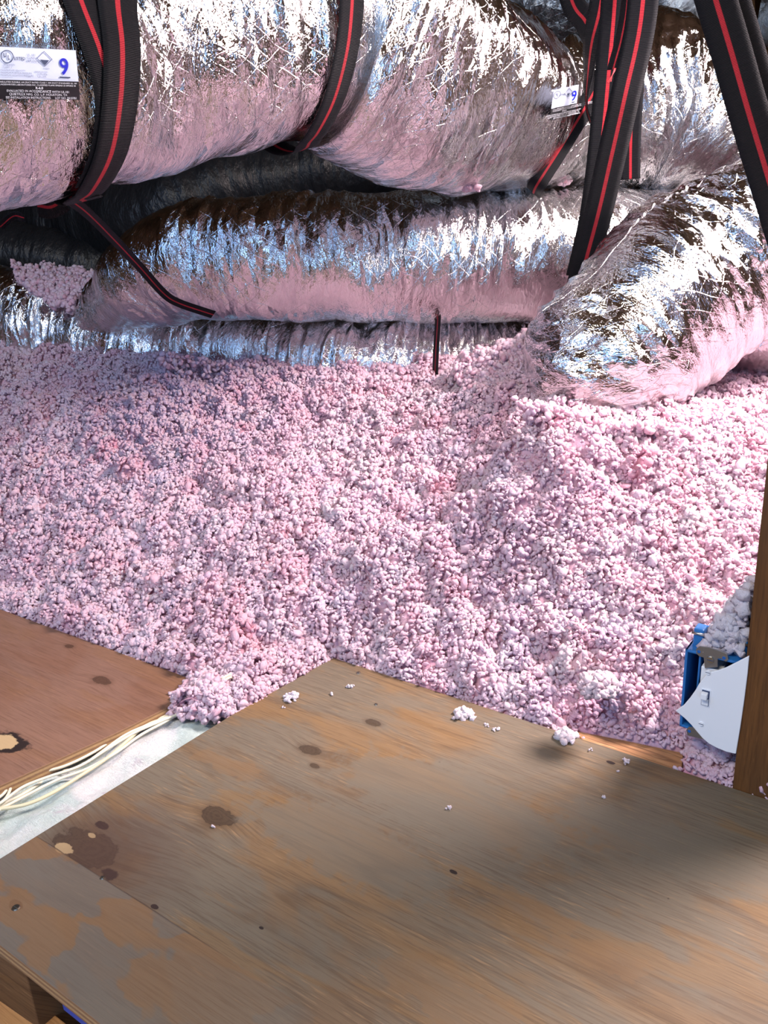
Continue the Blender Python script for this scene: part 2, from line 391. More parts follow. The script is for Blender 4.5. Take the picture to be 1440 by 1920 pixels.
# the left edge runs from the back corner through the point seen at the frame's left side
yy = fx(lx[0]); main_poly[-1] = (d0 * yy, fx(d0 * yy)); main_poly[-1] = (d0 * main_poly[-1][1], main_poly[-1][1])
main_poly.insert(len(main_poly), L(430, 1343))
main = sheet('plywood_sheet', main_poly, M['ply_main'], -.018, 0)
edge_faces(main)
tag(main, 'large weathered grey-brown plywood sheet across the foreground with its corner pointing into the pink insulation', 'plywood')
lp = [L(0, 1142), L(385, 1282), L(311, 1328), L(218, 1374), L(0, 1473)]
a = Vector((lp[1][0] - lp[0][0], lp[1][1] - lp[0][1])).normalized(); b = Vector((lp[4][0] - lp[3][0], lp[4][1] - lp[3][1])).normalized()
lp = [(lp[0][0] - a.x * .7, lp[0][1] - a.y * .7)] + lp + [(lp[4][0] + b.x * .5, lp[4][1] + b.y * .5)]
left = sheet('plywood_sheet', lp, M['ply_left'], -.018, 0)
edge_faces(left)
tag(left, 'smooth reddish-brown plywood sheet at the left edge, beyond the strip of white batt and cables', 'plywood')
M['screw'] = plain('screw_steel', (.35, .31, .25), .35, 1.0)
def screw(px, py, parent, r=.004, mat='screw', lab=None):
    x, y = L(px, py); bm = bmesh.new()
    bmesh.ops.create_cone(bm, cap_ends=True, segments=20, radius1=r, radius2=r * .8, depth=.0014)
    for v in bm.verts: v.co.z += .0005
    g = bmesh.ops.create_cube(bm, size=1)['verts']
    for v in g: v.co = Vector((v.co.x * r * 1.2, v.co.y * r * .25, v.co.z * .0006 + .0014))
    o = bm_obj('screw', bm, M[mat], parent); o.location = (x, y, 0); return o
screw(672, 1262, main); screw(192, 1646, main, .003); screw(30, 1702, main, .005)
screw(705, 1321, main, .003)
# scrap of board just behind the back edge of the sheet
M['scrap'] = wood_material('split_fir', (.40, .20, .09), (.12, .05, .025), (.60, .36, .17), (.2, .13, .09), grain=60, greyness=.15, streak=1.4)
bs = [L(1075, 1366), L(1168, 1384), L(1282, 1408), L(1278, 1442), L(1240, 1437), L(1100, 1390)]
s = sheet('board', bs, M['scrap'], -.035, -.003)
tag(s, 'splintered orange fir board at the back edge of the plywood, near the switch box', 'board')
# lower left corner: a lower plank and a joist
M['ply_low'] = wood_material('plywood_orange', (.42, .20, .07), (.22, .09, .03), (.50, .26, .10), (.3, .17, .08), grain=10, greyness=.2, streak=.9)
zl = -.10
ll = [L(0, 1820, zl), L(60, 1862, zl), L(118, 1912, zl), L(150, 1940, zl)]
dr = Vector((ll[3][0] - ll[0][0], ll[3][1] - ll[0][1])).normalized(); nn_ = Vector((dr.y, -dr.x))
lo = sheet('plank', [(ll[0][0] - dr.x * .3, ll[0][1] - dr.y * .3), (ll[0][0] + dr.x * .9, ll[0][1] + dr.y * .9),
                     (ll[0][0] + dr.x * .9 + nn_.x * .3, ll[0][1] + dr.y * .9 + nn_.y * .3), (ll[0][0] - dr.x * .3 + nn_.x * .3, ll[0][1] - dr.y * .3 + nn_.y * .3)], M['ply_low'], zl - .018, zl)
edge_faces(lo)
tag(lo, 'orange plywood plank lying lower down in the bottom left corner of the picture', 'plank')
jo = sheet('joist', [(fl[0] - .3, fx(fl[0] - .3) + .02), (fl[0] - .3, fx(fl[0] - .3) - .018), (L(48, 1824, -.02)[0], L(48, 1824, -.02)[1]), (L(48, 1824, -.02)[0], L(48, 1824, -.02)[1] + .05)], M['truss'], -.14, -.02)
tag(jo, 'short brown joist end under the front edge of the plywood, bottom left corner', 'joist')
M['blue'] = plain('blue_plastic', (.02, .15, .42), .38)
M['blue_dark'] = plain('blue_plastic_dull', (.01, .07, .45), .45)
M['steel'] = plain('steel', (.55, .53, .50), .3, 1.0)
bx = empty('junction_box', atz(118, 1893, -.06)); bx.rotation_euler = (0, 0, YAW)
bm = bmesh.new(); bmesh.ops.create_cube(bm, size=1)
for v in bm.verts: v.co = Vector((v.co.x * .05 + .012, v.co.y * .05 + .03, v.co.z * .03))
bmesh.ops.bevel(bm, geom=bm.edges[:], offset=.004, segments=2, affect='EDGES')
bm_obj('box_body', bm, M['blue_dark'], bx)
bm = bmesh.new(); bmesh.ops.create_cone(bm, cap_ends=True, segments=12, radius1=.0022, radius2=.0022, depth=.03)
for v in bm.verts: v.co = Vector((v.co.z - .022, v.co.x + .004, v.co.y + .006))
bm_obj('nail', bm, M['steel'], bx, True)
tag(bx, 'blue plastic box with a shiny nail, half hidden beneath the plywood at the bottom left', 'box')

# ------------------------------------------------------------------ blown insulation
def rbf(pts):
    P = np.array([(p[0], p[1]) for p in pts]); z = np.array([p[2] for p in pts]); n = len(P)
    d = np.linalg.norm(P[:, None] - P[None], axis=2); K = np.where(d > 0, d * d * np.log(d + 1e-9), 0) + np.eye(n) * .002
    A = np.zeros((n + 3, n + 3)); A[:n, :n] = K; A[:n, n] = 1; A[:n, n + 1:] = P; A[n, :n] = 1; A[n + 1:, :n] = P.T
    w = np.linalg.solve(A, np.r_[z, 0, 0, 0])
    def f(x, y):
        r = np.full(x.shape, w[n]) + w[n + 1] * x + w[n + 2] * y
        for i in range(n):
            d = np.hypot(x - P[i, 0], y - P[i, 1]) + 1e-9; r += w[i] * d * d * np.log(d)
        return r
    return f
ctrl = [atz(*p) for p in ((0, 1142), (-150, 1090), (190, 1210), (385, 1280), (430, 1330), (520, 1290), (625, 1233), (800, 1290), (1000, 1352), (1200, 1415), (1373, 1472), (1440, 1490), (1560, 1530))]
ctrl = [Vector((c.x, c.y, -.004)) for c in ctrl]
ctrl += [at(*p) for p in ((-200, 650, 2.45), (0, 658, 2.38), (120, 664, 2.32), (250, 670, 2.25), (330, 684, 2.2), (450, 704, 2.12), (600, 716, 2.06), (750, 724, 2.0),
    (840, 716, 1.95), (890, 690, 1.88), (950, 675, 1.82), (985, 700, 1.70), (990, 660, 1.80), (1010, 810, 1.49), (1100, 835, 1.45), (1200, 838, 1.44), (1260, 828, 1.49), (1330, 745, 1.78),
    (1400, 712, 1.95), (1500, 712, 2.0), (1300, 810, 1.53), (1400, 815, 1.5), (1500, 820, 1.5),
    (-200, 900, 2.1), (0, 900, 2.0), (200, 930, 1.85), (420, 880, 1.85), (480, 1000, 1.62), (330, 1100, 1.6), (650, 900, 1.73), (700, 1050, 1.51), (900, 900, 1.62), (950, 1100, 1.42),
    (1150, 950, 1.48), (1200, 1150, 1.29), (1350, 950, 1.40), (1400, 1120, 1.25), (1330, 1300, 1.18), (1250, 1300, 1.16))]
ctrl += [Vector(p) for p in ((-1.6, 2.6, .25), (0, 2.6, .28), (1.6, 2.6, .25), (-1.6, 1.6, .1), (1.6, 1.3, .16), (1.6, 2.0, .33), (0, 3.2, .15), (-1.6, 3.2, .12), (1.6, 3.2, .15))]
base = rbf(ctrl)
GS = .005
gx = np.arange(-1.6, 1.6, GS); gy = np.arange(.80, 3.0, GS)
nx, ny = len(gx), len(gy)
X, Y = np.meshgrid(gx, gy, indexing='ij')
cgx = np.linspace(gx[0], gx[-1], 160); cgy = np.linspace(gy[0], gy[-1], 140)
CX, CY = np.meshgrid(cgx, cgy, indexing='ij'); CZ = base(CX, CY)
def bil(x, y, Zg, ax, ay):
    fx_ = np.clip((x - ax[0]) / (ax[1] - ax[0]), 0, len(ax) - 1.001); fy_ = np.clip((y - ay[0]) / (ay[1] - ay[0]), 0, len(ay) - 1.001)
    i = fx_.astype(int); j = fy_.astype(int); a = fx_ - i; b = fy_ - j
    return (Zg[i, j] * (1 - a) + Zg[i + 1, j] * a) * (1 - b) + (Zg[i, j + 1] * (1 - a) + Zg[i + 1, j + 1] * a) * b
CZ = CZ + perlin(CX * 4.5, CY * 4.5, 3) * .014 + perlin(CX * 11, CY * 11, 4) * .008
Z = bil(X, Y, CZ, cgx, cgy) + perlin(X * 22, Y * 22, 5) * .010 + perlin(X * 50, Y * 50, 6) * .0075
def inside(poly, x, y, pad=0):
    r = np.zeros(x.shape, bool); n = len(poly)
    for i in range(n):
        x0, y0 = poly[i]; x1, y1 = poly[(i + 1) % n]
        c = ((y0 > y) != (y1 > y)) & (x < (x1 - x0) * (y - y0) / (y1 - y0 + 1e-12) + x0); r ^= c
    return r
def wpoly(pl): return [(P0.x + E.x * x + NB.x * y, P0.y + E.y * x + NB.y * y) for x, y in pl]
mw, lw = wpoly(main_poly), wpoly(lp)
gap_poly = [atz(*p)[:2] for p in ((311, 1328), (428, 1340), (300, 1440), (0, 1611), (-300, 1800), (-300, 1600), (0, 1473))]
drop = inside(mw, X, Y) | inside(lw, X, Y) | inside(wpoly(bs), X, Y)
# slope of the drift next to the decking: it starts level with the boards and rises
cap = np.where(drop, -.004, 9.0)
for _ in range(70):
    c2 = cap.copy(); st = GS * 1.05
    c2[1:] = np.minimum(c2[1:], cap[:-1] + st); c2[:-1] = np.minimum(c2[:-1], cap[1:] + st)
    c2[:, 1:] = np.minimum(c2[:, 1:], cap[:, :-1] + st); c2[:, :-1] = np.minimum(c2[:, :-1], cap[:, 1:] + st); cap = c2
Z = np.minimum(Z, cap)
Z = np.where((cap < .3) & ~drop, np.maximum(Z, np.minimum(cap * .3, .02) - .006), Z)
SYx, SYy = np.gradient(Z, GS, GS)
er = drop.copy()
for _ in range(2):
    er[1:-1, 1:-1] = er[1:-1, 1:-1] & er[:-2, 1:-1] & er[2:, 1:-1] & er[1:-1, :-2] & er[1:-1, 2:]
deep = er | inside(gap_poly, X, Y)
Zb = np.where(drop, -.022, Z - .006)
idx = np.arange(nx * ny).reshape(nx, ny)
Fq = np.stack([idx[:-1, :-1], idx[1:, :-1], idx[1:, 1:], idx[:-1, 1:]], -1).reshape(-1, 4)
bad = deep.reshape(-1); Fq = Fq[~(bad[Fq].any(1))]
used = np.zeros(nx * ny, bool); used[Fq.ravel()] = True; remap = np.cumsum(used) - 1
bv = np.stack([X, Y, Zb], -1).reshape(-1, 3)[used]; bf = remap[Fq]
def ico(sub=1):
    bm = bmesh.new(); bmesh.ops.create_icosphere(bm, subdivisions=sub, radius=1)
    v = np.array([q.co[:] for q in bm.verts]); f = np.array([[w.index for w in q.verts] for q in bm.faces]); bm.free(); return v, f
IV, IF = ico(2); IV1, IF1 = ico(1)
pal = np.array([(.92, .66, .76), (.93, .74, .84), (.92, .50, .61), (.86, .74, .90), (.95, .84, .89)])
def flake_arrays(c, r, rg, iv, fi, squash=.55, wob=.24):
    """irregular rounded flakes of radius r at points c, all at once"""
    n = len(c); A = rg.randn(n, 3, 3); Q, _ = np.linalg.qr(A)
    sc_ = np.stack([np.ones(n), .62 + .38 * rg.rand(n), squash * (.6 + .5 * rg.rand(n))], 1) * r[:, None]
    ph = rg.rand(n, 3) * 6.28
    w = 1 + wob * np.sin(iv[None, :, 0] * 3.6 + ph[:, :1]) * np.sin(iv[None, :, 1] * 3.6 + ph[:, 1:2]) + wob * .6 * np.sin(iv[None, :, 2] * 7 + ph[:, 2:])
    w = w + rg.randn(n, len(iv)) * .12
    L_ = iv[None] * w[..., None] * sc_[:, None, :]
    Vv = np.einsum('nkj,nij->nki', L_, Q) + c[:, None, :]
    Fa = (fi[None] + (np.arange(n) * len(iv))[:, None, None]).reshape(-1, 3)
    return Vv.reshape(-1, 3), Fa
rng = np.random.RandomState(7)
# fluffy clumps: overlapping domes 2 to 6 cm across
FS = .0025; fgx = np.arange(-1.5, 1.5, FS); fgy = np.arange(.84, 2.65, FS); DH = np.zeros((len(fgx), len(fgy))); DI = np.zeros(DH.shape, np.int64)
nd = 17000; dxs = rng.rand(nd) * (fgx[-1] - fgx[0]) + fgx[0]; dys = rng.rand(nd) * (fgy[-1] - fgy[0]) + fgy[0]
drs = .007 + .022 * rng.rand(nd) ** 2.2; dhs = drs * (.40 + .6 * rng.rand(nd)); dph = rng.rand(nd) * 6.28
dci = ((dxs - fgx[0]) / FS).astype(int); dcj = ((dys - fgy[0]) / FS).astype(int); KK = int(.029 / FS)
for phase in (0, 1):
    for di in range(-KK, KK + 1):
        for dj in range(-KK, KK + 1):
            if di * di + dj * dj > (KK + 1) ** 2: continue
            i = dci + di; j = dcj + dj; ddx = fgx[0] + i * FS - dxs; ddy = fgy[0] + j * FS - dys
            q = (ddx ** 2 + ddy ** 2) / drs ** 2 * (1 + .3 * np.sin(3 * np.arctan2(ddy, ddx) + dph))
            ok = (q < 1) & (i >= 0) & (i < len(fgx)) & (j >= 0) & (j < len(fgy)); v = dhs[ok] * np.sqrt(1 - q[ok])
            if phase == 0: np.maximum.at(DH, (i[ok], j[ok]), v)
            else:
                ii, jj = i[ok], j[ok]; hit = v >= DH[ii, jj] - 1e-9; DI[ii[hit], jj[hit]] = np.arange(1, nd + 1)[ok][hit]
dtint = np.vstack([[[.93, .66, .76]], rng.dirichlet((.55, .7, .4, .6, .5), nd) @ pal])
def scatter(n, rmin, rmax, power, lift):
    # flakes only where the drift can be seen from near the viewpoint
    xx = rng.rand(n) * 2.95 - 1.5; yy = .86 + rng.rand(n) ** 1.15 * 1.74
    k = (xx > -.22 - .58 * yy) & (xx < .62 + .5 * yy) & ((yy < 2.2) | (xx < .1)); xx, yy = xx[k], yy[k]
    i = ((xx - gx[0]) / GS).astype(int); j = ((yy - gy[0]) / GS).astype(int)
    k = ~(deep[i, j] | drop[i, j] | (cap[i, j] < .001)); xx, yy, i, j = xx[k], yy[k], i[k], j[k]
    n = len(xx); r = rmin + (rmax - rmin) * rng.rand(n) ** power
    z = bil(xx, yy, Z, gx, gy); gxn, gyn = SYx[i, j], SYy[i, j]; m = np.sqrt(1 + gxn ** 2 + gyn ** 2)
    fi_ = np.clip(((xx - fgx[0]) / FS).astype(int), 0, len(fgx) - 1); fj_ = np.clip(((yy - fgy[0]) / FS).astype(int), 0, len(fgy) - 1)
    lift_ = ((rng.rand(n) - .5) * lift + DH[fi_, fj_] * 1.15 - .004) * np.clip(cap[i, j] / .02, .15, 1)
    c = np.stack([xx - gxn / m * lift_, yy - gyn / m * lift_, z + lift_ / m], 1)
    return c, np.minimum(r, .004 + cap[i, j] * .6), dtint[DI[fi_, fj_]]
parts = [scatter(345000, .0028, .0062, 1.1, .007), scatter(47000, .0055, .0095, 1.4, .006), scatter(1500, .009, .014, 1.6, .006)]
bi = np.clip(((bv[:, 0] - fgx[0]) / FS).astype(int), 0, len(fgx) - 1); bj = np.clip(((bv[:, 1] - fgy[0]) / FS).astype(int), 0, len(fgy) - 1)
gi = np.clip(((bv[:, 0] - gx[0]) / GS + .5).astype(int), 0, nx - 1); gj = np.clip(((bv[:, 1] - gy[0]) / GS + .5).astype(int), 0, ny - 1)
bv[:, 2] += DH[bi, bj] * np.clip(cap[gi, gj] / .02, 0, 1) * .85 - .0025
fc = np.vstack([p[0] for p in parts]); frr = np.concatenate([p[1] for p in parts]); fdt = np.vstack([p[2] for p in parts])
FV, FF = flake_arrays(fc, frr, rng, IV1, IF1)
tc = (rng.dirichlet((.9, 1.1, .6, .8, .6), len(fc)) @ pal) * .45 + fdt * .55
clus = perlin(fc[:, 0] * 26, fc[:, 1] * 26, 13)[:, None] * .5 + perlin(fc[:, 0] * 7, fc[:, 1] * 7, 14)[:, None] * .35
tc = np.clip(tc + clus * np.array([.01, .10, .07]), 0, .95)
fcol = np.repeat(np.concatenate([tc, np.ones((len(fc), 1))], 1), len(IV1), axis=0)
bcol = np.concatenate([dtint[DI[bi, bj]] * np.array([.98, .82, .88]), np.ones((len(bv), 1))], 1)
bt3 = np.vstack([bf[:, [0, 1, 2]], bf[:, [0, 2, 3]]])
ins = np_mesh('loose_insulation', np.vstack([bv, FV]), np.vstack([bt3, FF + len(bv)]), M['pink'], col=np.vstack([bcol, fcol]))
print('insulation flakes', len(fc))
tag(ins, 'thick drift of loose pink blown fibreglass insulation behind the plywood', 'insulation', kind='stuff')
def flakes(name, pts, r, seed=0, mat='pink', parent=None, bias=None, sub=2, squash=.75):
    """one mesh of irregular rounded flakes at pts"""
    rg = np.random.RandomState(seed); iv, fi = (IV, IF) if sub == 2 else (IV1, IF1)
    c = np.array([tuple(p) for p in pts]); n = len(c); rr = r * (.5 + .75 * rg.rand(n))
    Vv, Fa = flake_arrays(c, rr, rg, iv, fi, squash)
    cs = rg.dirichlet((.9, 1.1, .6, .8, .6), n) @ pal if bias is None else rg.dirichlet((1, 1), n) @ np.array(bias)
    cs = np.repeat(np.concatenate([cs, np.ones((n, 1))], 1), len(iv), axis=0)
    return np_mesh(name, Vv, Fa, M[mat], parent, col=cs)
def tuft(center, rx, ry, rz, n, r, label, seed, group=None, bias=None, name='insulation_tuft'):
    rg = np.random.RandomState(seed); pts = []
    c = np.array(center)
    for _ in range(n):
        d = rg.randn(3); d /= np.linalg.norm(d); q = rg.rand() ** .45
        p = d * q * np.array([rx, ry, rz]); p[2] = abs(p[2]) if rz < rx * .99 else p[2]; pts.append(c + p)
    o = flakes(name, pts, r, seed, bias=bias)
    return tag(o, label, 'insulation', group)
pale = [(.93, .82, .88), (.90, .86, .92)]
G = 'tufts of insulation fallen on the plywood'
def ft(px, py, wpx, n, label, seed, asp=.6):
    c = atz(px, py); k = (c - CAM).dot(FWD) / F; w = wpx * k / 2
    tuft((c.x, c.y, .001), w * .85, w * .85 * asp * 1.7, w * .5, n, max(.0018, w * .33), label, seed, G, bias=pale)
ft(545, 1310, 30, 26, 'star-shaped white insulation tuft near the left corner edge of the big plywood sheet', 1, .7)
ft(531, 1327, 9, 4, 'tiny white speck of insulation just below the star-shaped tuft on the plywood', 2)
ft(656, 1288, 18, 12, 'small white insulation tuft below the screw near the plywood corner', 3)
ft(622, 1303, 8, 4, 'pair of tiny white insulation crumbs left of the small tuft near the plywood corner', 4)
ft(868, 1344, 50, 34, 'widest flat pinkish tuft lying on the plywood below the drift, left of centre', 5, .45)
ft(912, 1361, 12, 6, 'small insulation crumb just right of the widest flat tuft', 6)
ft(930, 1369, 16, 8, 'flat insulation crumb, second to the right of the widest tuft', 7)
ft(1062, 1385, 48, 40, 'largest rounded pink tuft on the back edge of the plywood, beside the splintered board', 8, .55)
ft(1105, 1407, 13, 7, 'small white tuft on the plywood below the splintered board', 9)
ft(1173, 1430, 20, 14, 'white tuft on the plywood nearest the switch box', 10, .8)
ft(1160, 1447, 9, 4, 'tiny white crumb just below the tuft nearest the switch box', 11)
ft(842, 1517, 17, 8, 'lone white insulation crumb in the middle of the plywood sheet', 12, .5)
ft(1133, 1496, 9, 4, 'tiny white crumb on the plywood, farthest down on the right', 13)
ft(400, 1552 - 0, 8, 4, 'tiny grey-white crumb on the plywood beside the dark knot at left', 14)
p = at(1120, 1293, 1.16)
tuft(p, .026, .024, .024, 240, .0062, 'round fluffy pale pink ball of insulation on the drift near the switch box', 21, bias=[(.93, .72, .80), (.93, .82, .88)], name='insulation_ball')

# ------------------------------------------------------------------ flexible ducts
BVHS = {}
def catmull(P, n):
    P = np.array(P, float); m = len(P); Q = np.vstack([2 * P[0] - P[1], P, 2 * P[-1] - P[-2]])
    t = np.linspace(0, m - 1 - 1e-6, n); i = t.astype(int); f = (t - i)[:, None]
    a, b, c, d = Q[i], Q[i + 1], Q[i + 2], Q[i + 3]
    return .5 * (2 * b + (c - a) * f + (2 * a - 5 * b + 4 * c - d) * f ** 2 + (3 * b - a - 3 * c + d) * f ** 3)
class Tube:
    def __init__(s, pts):
        # pts: (px, py, depth, radius in px, optional squash)
        rows = []
        for p in pts:
            w = at(p[0], p[1], p[2]); rows.append((w.x, w.y, w.z, p[3] * p[2] / F, p[4] if len(p) > 4 else 1.0))
        c = catmull(rows, 240); seg = np.linalg.norm(np.diff(c[:, :3], axis=0), axis=1); s.len = seg.sum()
        cum = np.r_[0, np.cumsum(seg)]; s.c = c; s.cum = cum; s.R = c[:, 3].mean()
        tan = np.gradient(c[:, :3], axis=0); tan /= np.linalg.norm(tan, axis=1)[:, None]
        upv = np.array([0, 0, 1.0]); side = np.cross(tan, upv); side /= np.linalg.norm(side, axis=1)[:, None]
        up = np.cross(side, tan); s.side, s.up, s.tan = side, up, tan
    def at(s, u, th, off=0.0):
        """u metres along, th angle round it (0 = top, growing toward the viewer)"""
        u = np.asarray(u, float); g = lambda a: np.stack([np.interp(u, s.cum, a[:, k]) for k in range(a.shape[1])], -1)
        c = g(s.c); sd = g(s.side); up = g(s.up); r = c[..., 3] + off
        return c[..., :3] + up * (np.cos(th) * r * c[..., 4])[..., None] + sd * (np.sin(th) * r)[..., None]
def bvh_of(t, off):
    nu, nv = 90, 72; u = np.linspace(0, t.len, nu); th = np.linspace(0, 2 * np.pi, nv, endpoint=False)
    Uu, T = np.meshgrid(u, th, indexing='ij'); P = t.at(Uu, T, off).reshape(-1, 3)
    f = [(i * nv + j, i * nv + (j + 1) % nv, (i + 1) * nv + (j + 1) % nv, (i + 1) * nv + j) for i in range(nu - 1) for j in range(nv)]
    return BVHTree.FromPolygons([tuple(p) for p in P], f)
def duct(key, name, pts, label, cat='duct', mat='foil', res=.0035, wr=1.0, seed=1, under=.35, pinch=(), lump=1.0, ang=0.0, dens=1.0):
    t = Tube(pts)
    for (pu, w, amt) in pinch: pass
    nu = int(t.len / res); circ = 2 * np.pi * t.R; nv = int(circ / res)
    u = np.linspace(0, t.len, nu); th = np.linspace(0, 2 * np.pi, nv, endpoint=False)
    Uu, T = np.meshgrid(u, th, indexing='ij'); Vv = T / (2 * np.pi) * circ
    per = lambda f: max(1, int(round(circ * f)))
    fy = lambda f: T / (2 * np.pi) * per(f)
    k = t.c[:, 3]; small = np.interp(Uu, t.cum, np.clip((np.max(k) - k) / np.max(k) * 2.2, 0, 1))
    wp = perlin(Uu * 7, fy(6), seed + 1, per(6)) * .5
    sk = ang * Vv
    d = perlin(Uu * 8 * dens, fy(5), seed, per(5)) * .012 * lump
    c1 = ridge(perlin((Uu + 0) * 24 * dens + wp + sk * 0, fy(4), seed + 2, per(4)))
    c2 = ridge(perlin(Uu * 52 * dens + wp * 2, fy(9), seed + 3, per(9)))
    c3 = ridge(perlin(Uu * 30 + fy(30) * .55 + wp, fy(30) * .35, seed + 4))
    c4 = ridge(perlin(Uu * 115 + wp * 3, fy(34), seed + 5, per(34)))
    mask = np.clip(.55 + perlin(Uu * 5, fy(4), seed + 8, per(4)) * 1.3, .1, 1.2)
    low = 1 - (1 - under) * np.clip((-np.cos(T) + .15) * 1.2, 0, 1)       # smoother belly
    d = d + wr * mask * low * (c1 * .0055 * (1 + small) + c2 * .0024 + c3 * .0016 + c4 * .0009) - .004
    P = t.at(Uu, T, d)
    idx = np.arange(nu * nv).reshape(nu, nv); nxt = np.roll(idx, -1, axis=1)
    Fa = np.stack([idx[:-1], nxt[:-1], nxt[1:], idx[1:]], -1).reshape(-1, 4)
    # shallow end caps
    V = P.reshape(-1, 3); uv = np.stack([Uu, Vv], -1).reshape(-1, 2)
    capc = [P[0].mean(0), P[-1].mean(0)]; n0 = len(V); V = np.vstack([V, capc]); uv = np.vstack([uv, [[0, 0], [0, 0]]])
    caps = [[n0, idx[0, (j + 1) % nv], idx[0, j], idx[0, j]] for j in range(nv)]
    o = np_mesh(name, V, Fa, M[mat], uv=uv)
    tag(o, label, cat); BVHS[key] = bvh_of(t, .007); o['_t'] = 0; del o['_t']
    return o, t
D = {}
D['near'] = duct('near', 'flexible_duct', [(-330, 146, 1.10, 280), (-150, 136, 1.14, 272), (0, 122, 1.2, 252), (200, 102, 1.3, 224), (400, 74, 1.4, 207), (520, 62, 1.48, 198), (585, 58, 1.53, 190), (640, 78, 1.57, 206),
    (720, 122, 1.64, 204), (850, 170, 1.76, 183), (940, 205, 1.86, 152), (1000, 226, 1.94, 128), (1070, 240, 2.05, 110)],
    'big silver foil duct across the upper left, carrying the large label, slung in two straps', seed=11, under=.3, wr=1.15, lump=1.2)
D['far'] = duct('far', 'flexible_duct', [(960, 250, 2.10, 118), (1030, 235, 2.08, 126), (1100, 225, 2.07, 134), (1220, 205, 2.08, 158), (1330, 262, 2.12, 148), (1430, 350, 2.2, 130), (1560, 420, 2.25, 120), (1800, 470, 2.3, 115), (2050, 490, 2.35, 110)],
    'crumpled silver foil duct behind the centre straps, the one with the small label', seed=23, wr=1.7, under=.8, lump=1.4)
D['middle'] = duct('middle', 'flexible_duct', [(165, 600, 2.30, 30), (215, 570, 2.24, 56), (265, 533, 2.15, 88), (340, 498, 2.08, 106), (500, 485, 2.04, 115), (700, 486, 2.04, 118), (900, 484, 2.05, 123), (1050, 478, 2.06, 118),
    (1170, 452, 2.08, 96), (1290, 430, 2.12, 70), (1400, 420, 2.15, 60)], 'long horizontal silver foil duct across the middle, its left end tapering down', seed=37, under=.15)
D['low'] = duct('low', 'flexible_duct', [(-260, 560, 2.6, 95), (-100, 582, 2.56, 102), (0, 602, 2.53, 106), (150, 622, 2.48, 106), (300, 650, 2.4, 108), (500, 668, 2.33, 112), (700, 690, 2.25, 110), (900, 690, 2.28, 110), (1100, 690, 2.3, 100), (1250, 690, 2.3, 90)],
    'lowest foil duct, half buried in pink insulation under the long middle duct', seed=41, wr=1.7, under=1.0, dens=1.1)
D['right'] = duct('right', 'flexible_duct', [(2000, 130, 1.95, 145), (1800, 240, 1.86, 148), (1640, 330, 1.78, 150), (1540, 385, 1.75, 152), (1440, 440, 1.72, 153), (1330, 512, 1.69, 160), (1210, 605, 1.66, 163), (1122, 688, 1.66, 146), (1068, 765, 1.73, 112), (1048, 850, 1.82, 84)],
    'bright crumpled foil duct at the right, plunging down into the pink insulation', seed=59, wr=1.75, under=.6, lump=1.5)
D['tail'] = duct('tail', 'flexible_duct', [(1270, 610, 2.0, 66), (1360, 618, 1.97, 76), (1460, 630, 1.95, 82), (1600, 650, 1.95, 84), (1850, 670, 1.98, 84), (2100, 690, 2.0, 84)],
    'smooth mauve-reflecting foil duct low at the right edge, behind the plunging duct', seed=61, wr=.3, mat='foil_smooth')
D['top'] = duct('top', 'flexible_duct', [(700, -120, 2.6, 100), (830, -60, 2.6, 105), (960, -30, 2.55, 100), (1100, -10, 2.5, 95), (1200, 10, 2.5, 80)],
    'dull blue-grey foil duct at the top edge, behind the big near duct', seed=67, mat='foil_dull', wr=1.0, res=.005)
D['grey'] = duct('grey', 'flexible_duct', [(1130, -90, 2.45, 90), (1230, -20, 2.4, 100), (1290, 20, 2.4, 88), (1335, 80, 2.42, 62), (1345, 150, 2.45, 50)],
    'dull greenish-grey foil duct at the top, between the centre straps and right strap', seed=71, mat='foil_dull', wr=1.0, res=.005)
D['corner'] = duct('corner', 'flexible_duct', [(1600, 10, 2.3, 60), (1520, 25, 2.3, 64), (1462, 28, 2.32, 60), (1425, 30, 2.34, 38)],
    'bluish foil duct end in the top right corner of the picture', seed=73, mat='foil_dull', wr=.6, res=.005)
D['black'] = duct('black', 'flexible_duct', [(-220, 480, 3.1, 60), (-40, 450, 3.0, 80), (140, 425, 2.85, 84), (300, 400, 2.6, 86), (480, 345, 2.6, 85), (660, 320, 2.6, 80), (860, 330, 2.65, 70), (1000, 340, 2.7, 60)],
    'black plastic-jacketed duct in the shadow behind the two big foil ducts', seed=79, mat='dark_jacket', wr=.6, res=.006)
D['black2'] = duct('black2', 'flexible_duct', [(-200, 470, 2.75, 55), (-60, 470, 2.72, 58), (60, 480, 2.72, 58), (170, 500, 2.72, 54), (270, 520, 2.75, 50)],
    'black plastic-jacketed duct low at the left edge, resting above the buried foil duct', seed=83, mat='dark_jacket', wr=.7, res=.006)

def cast(px, py, keys, off=0.0):
    r = ray(px, py).normalized(); best = None
    for k in keys:
        h = BVHS[k].ray_cast(CAM, r)
        if h[0] is not None and (best is None or h[3] < best[3]): best = h
    if best is None: return None
    return best[0] + best[1] * off * (1 if best[1].dot(r) < 0 else -1)

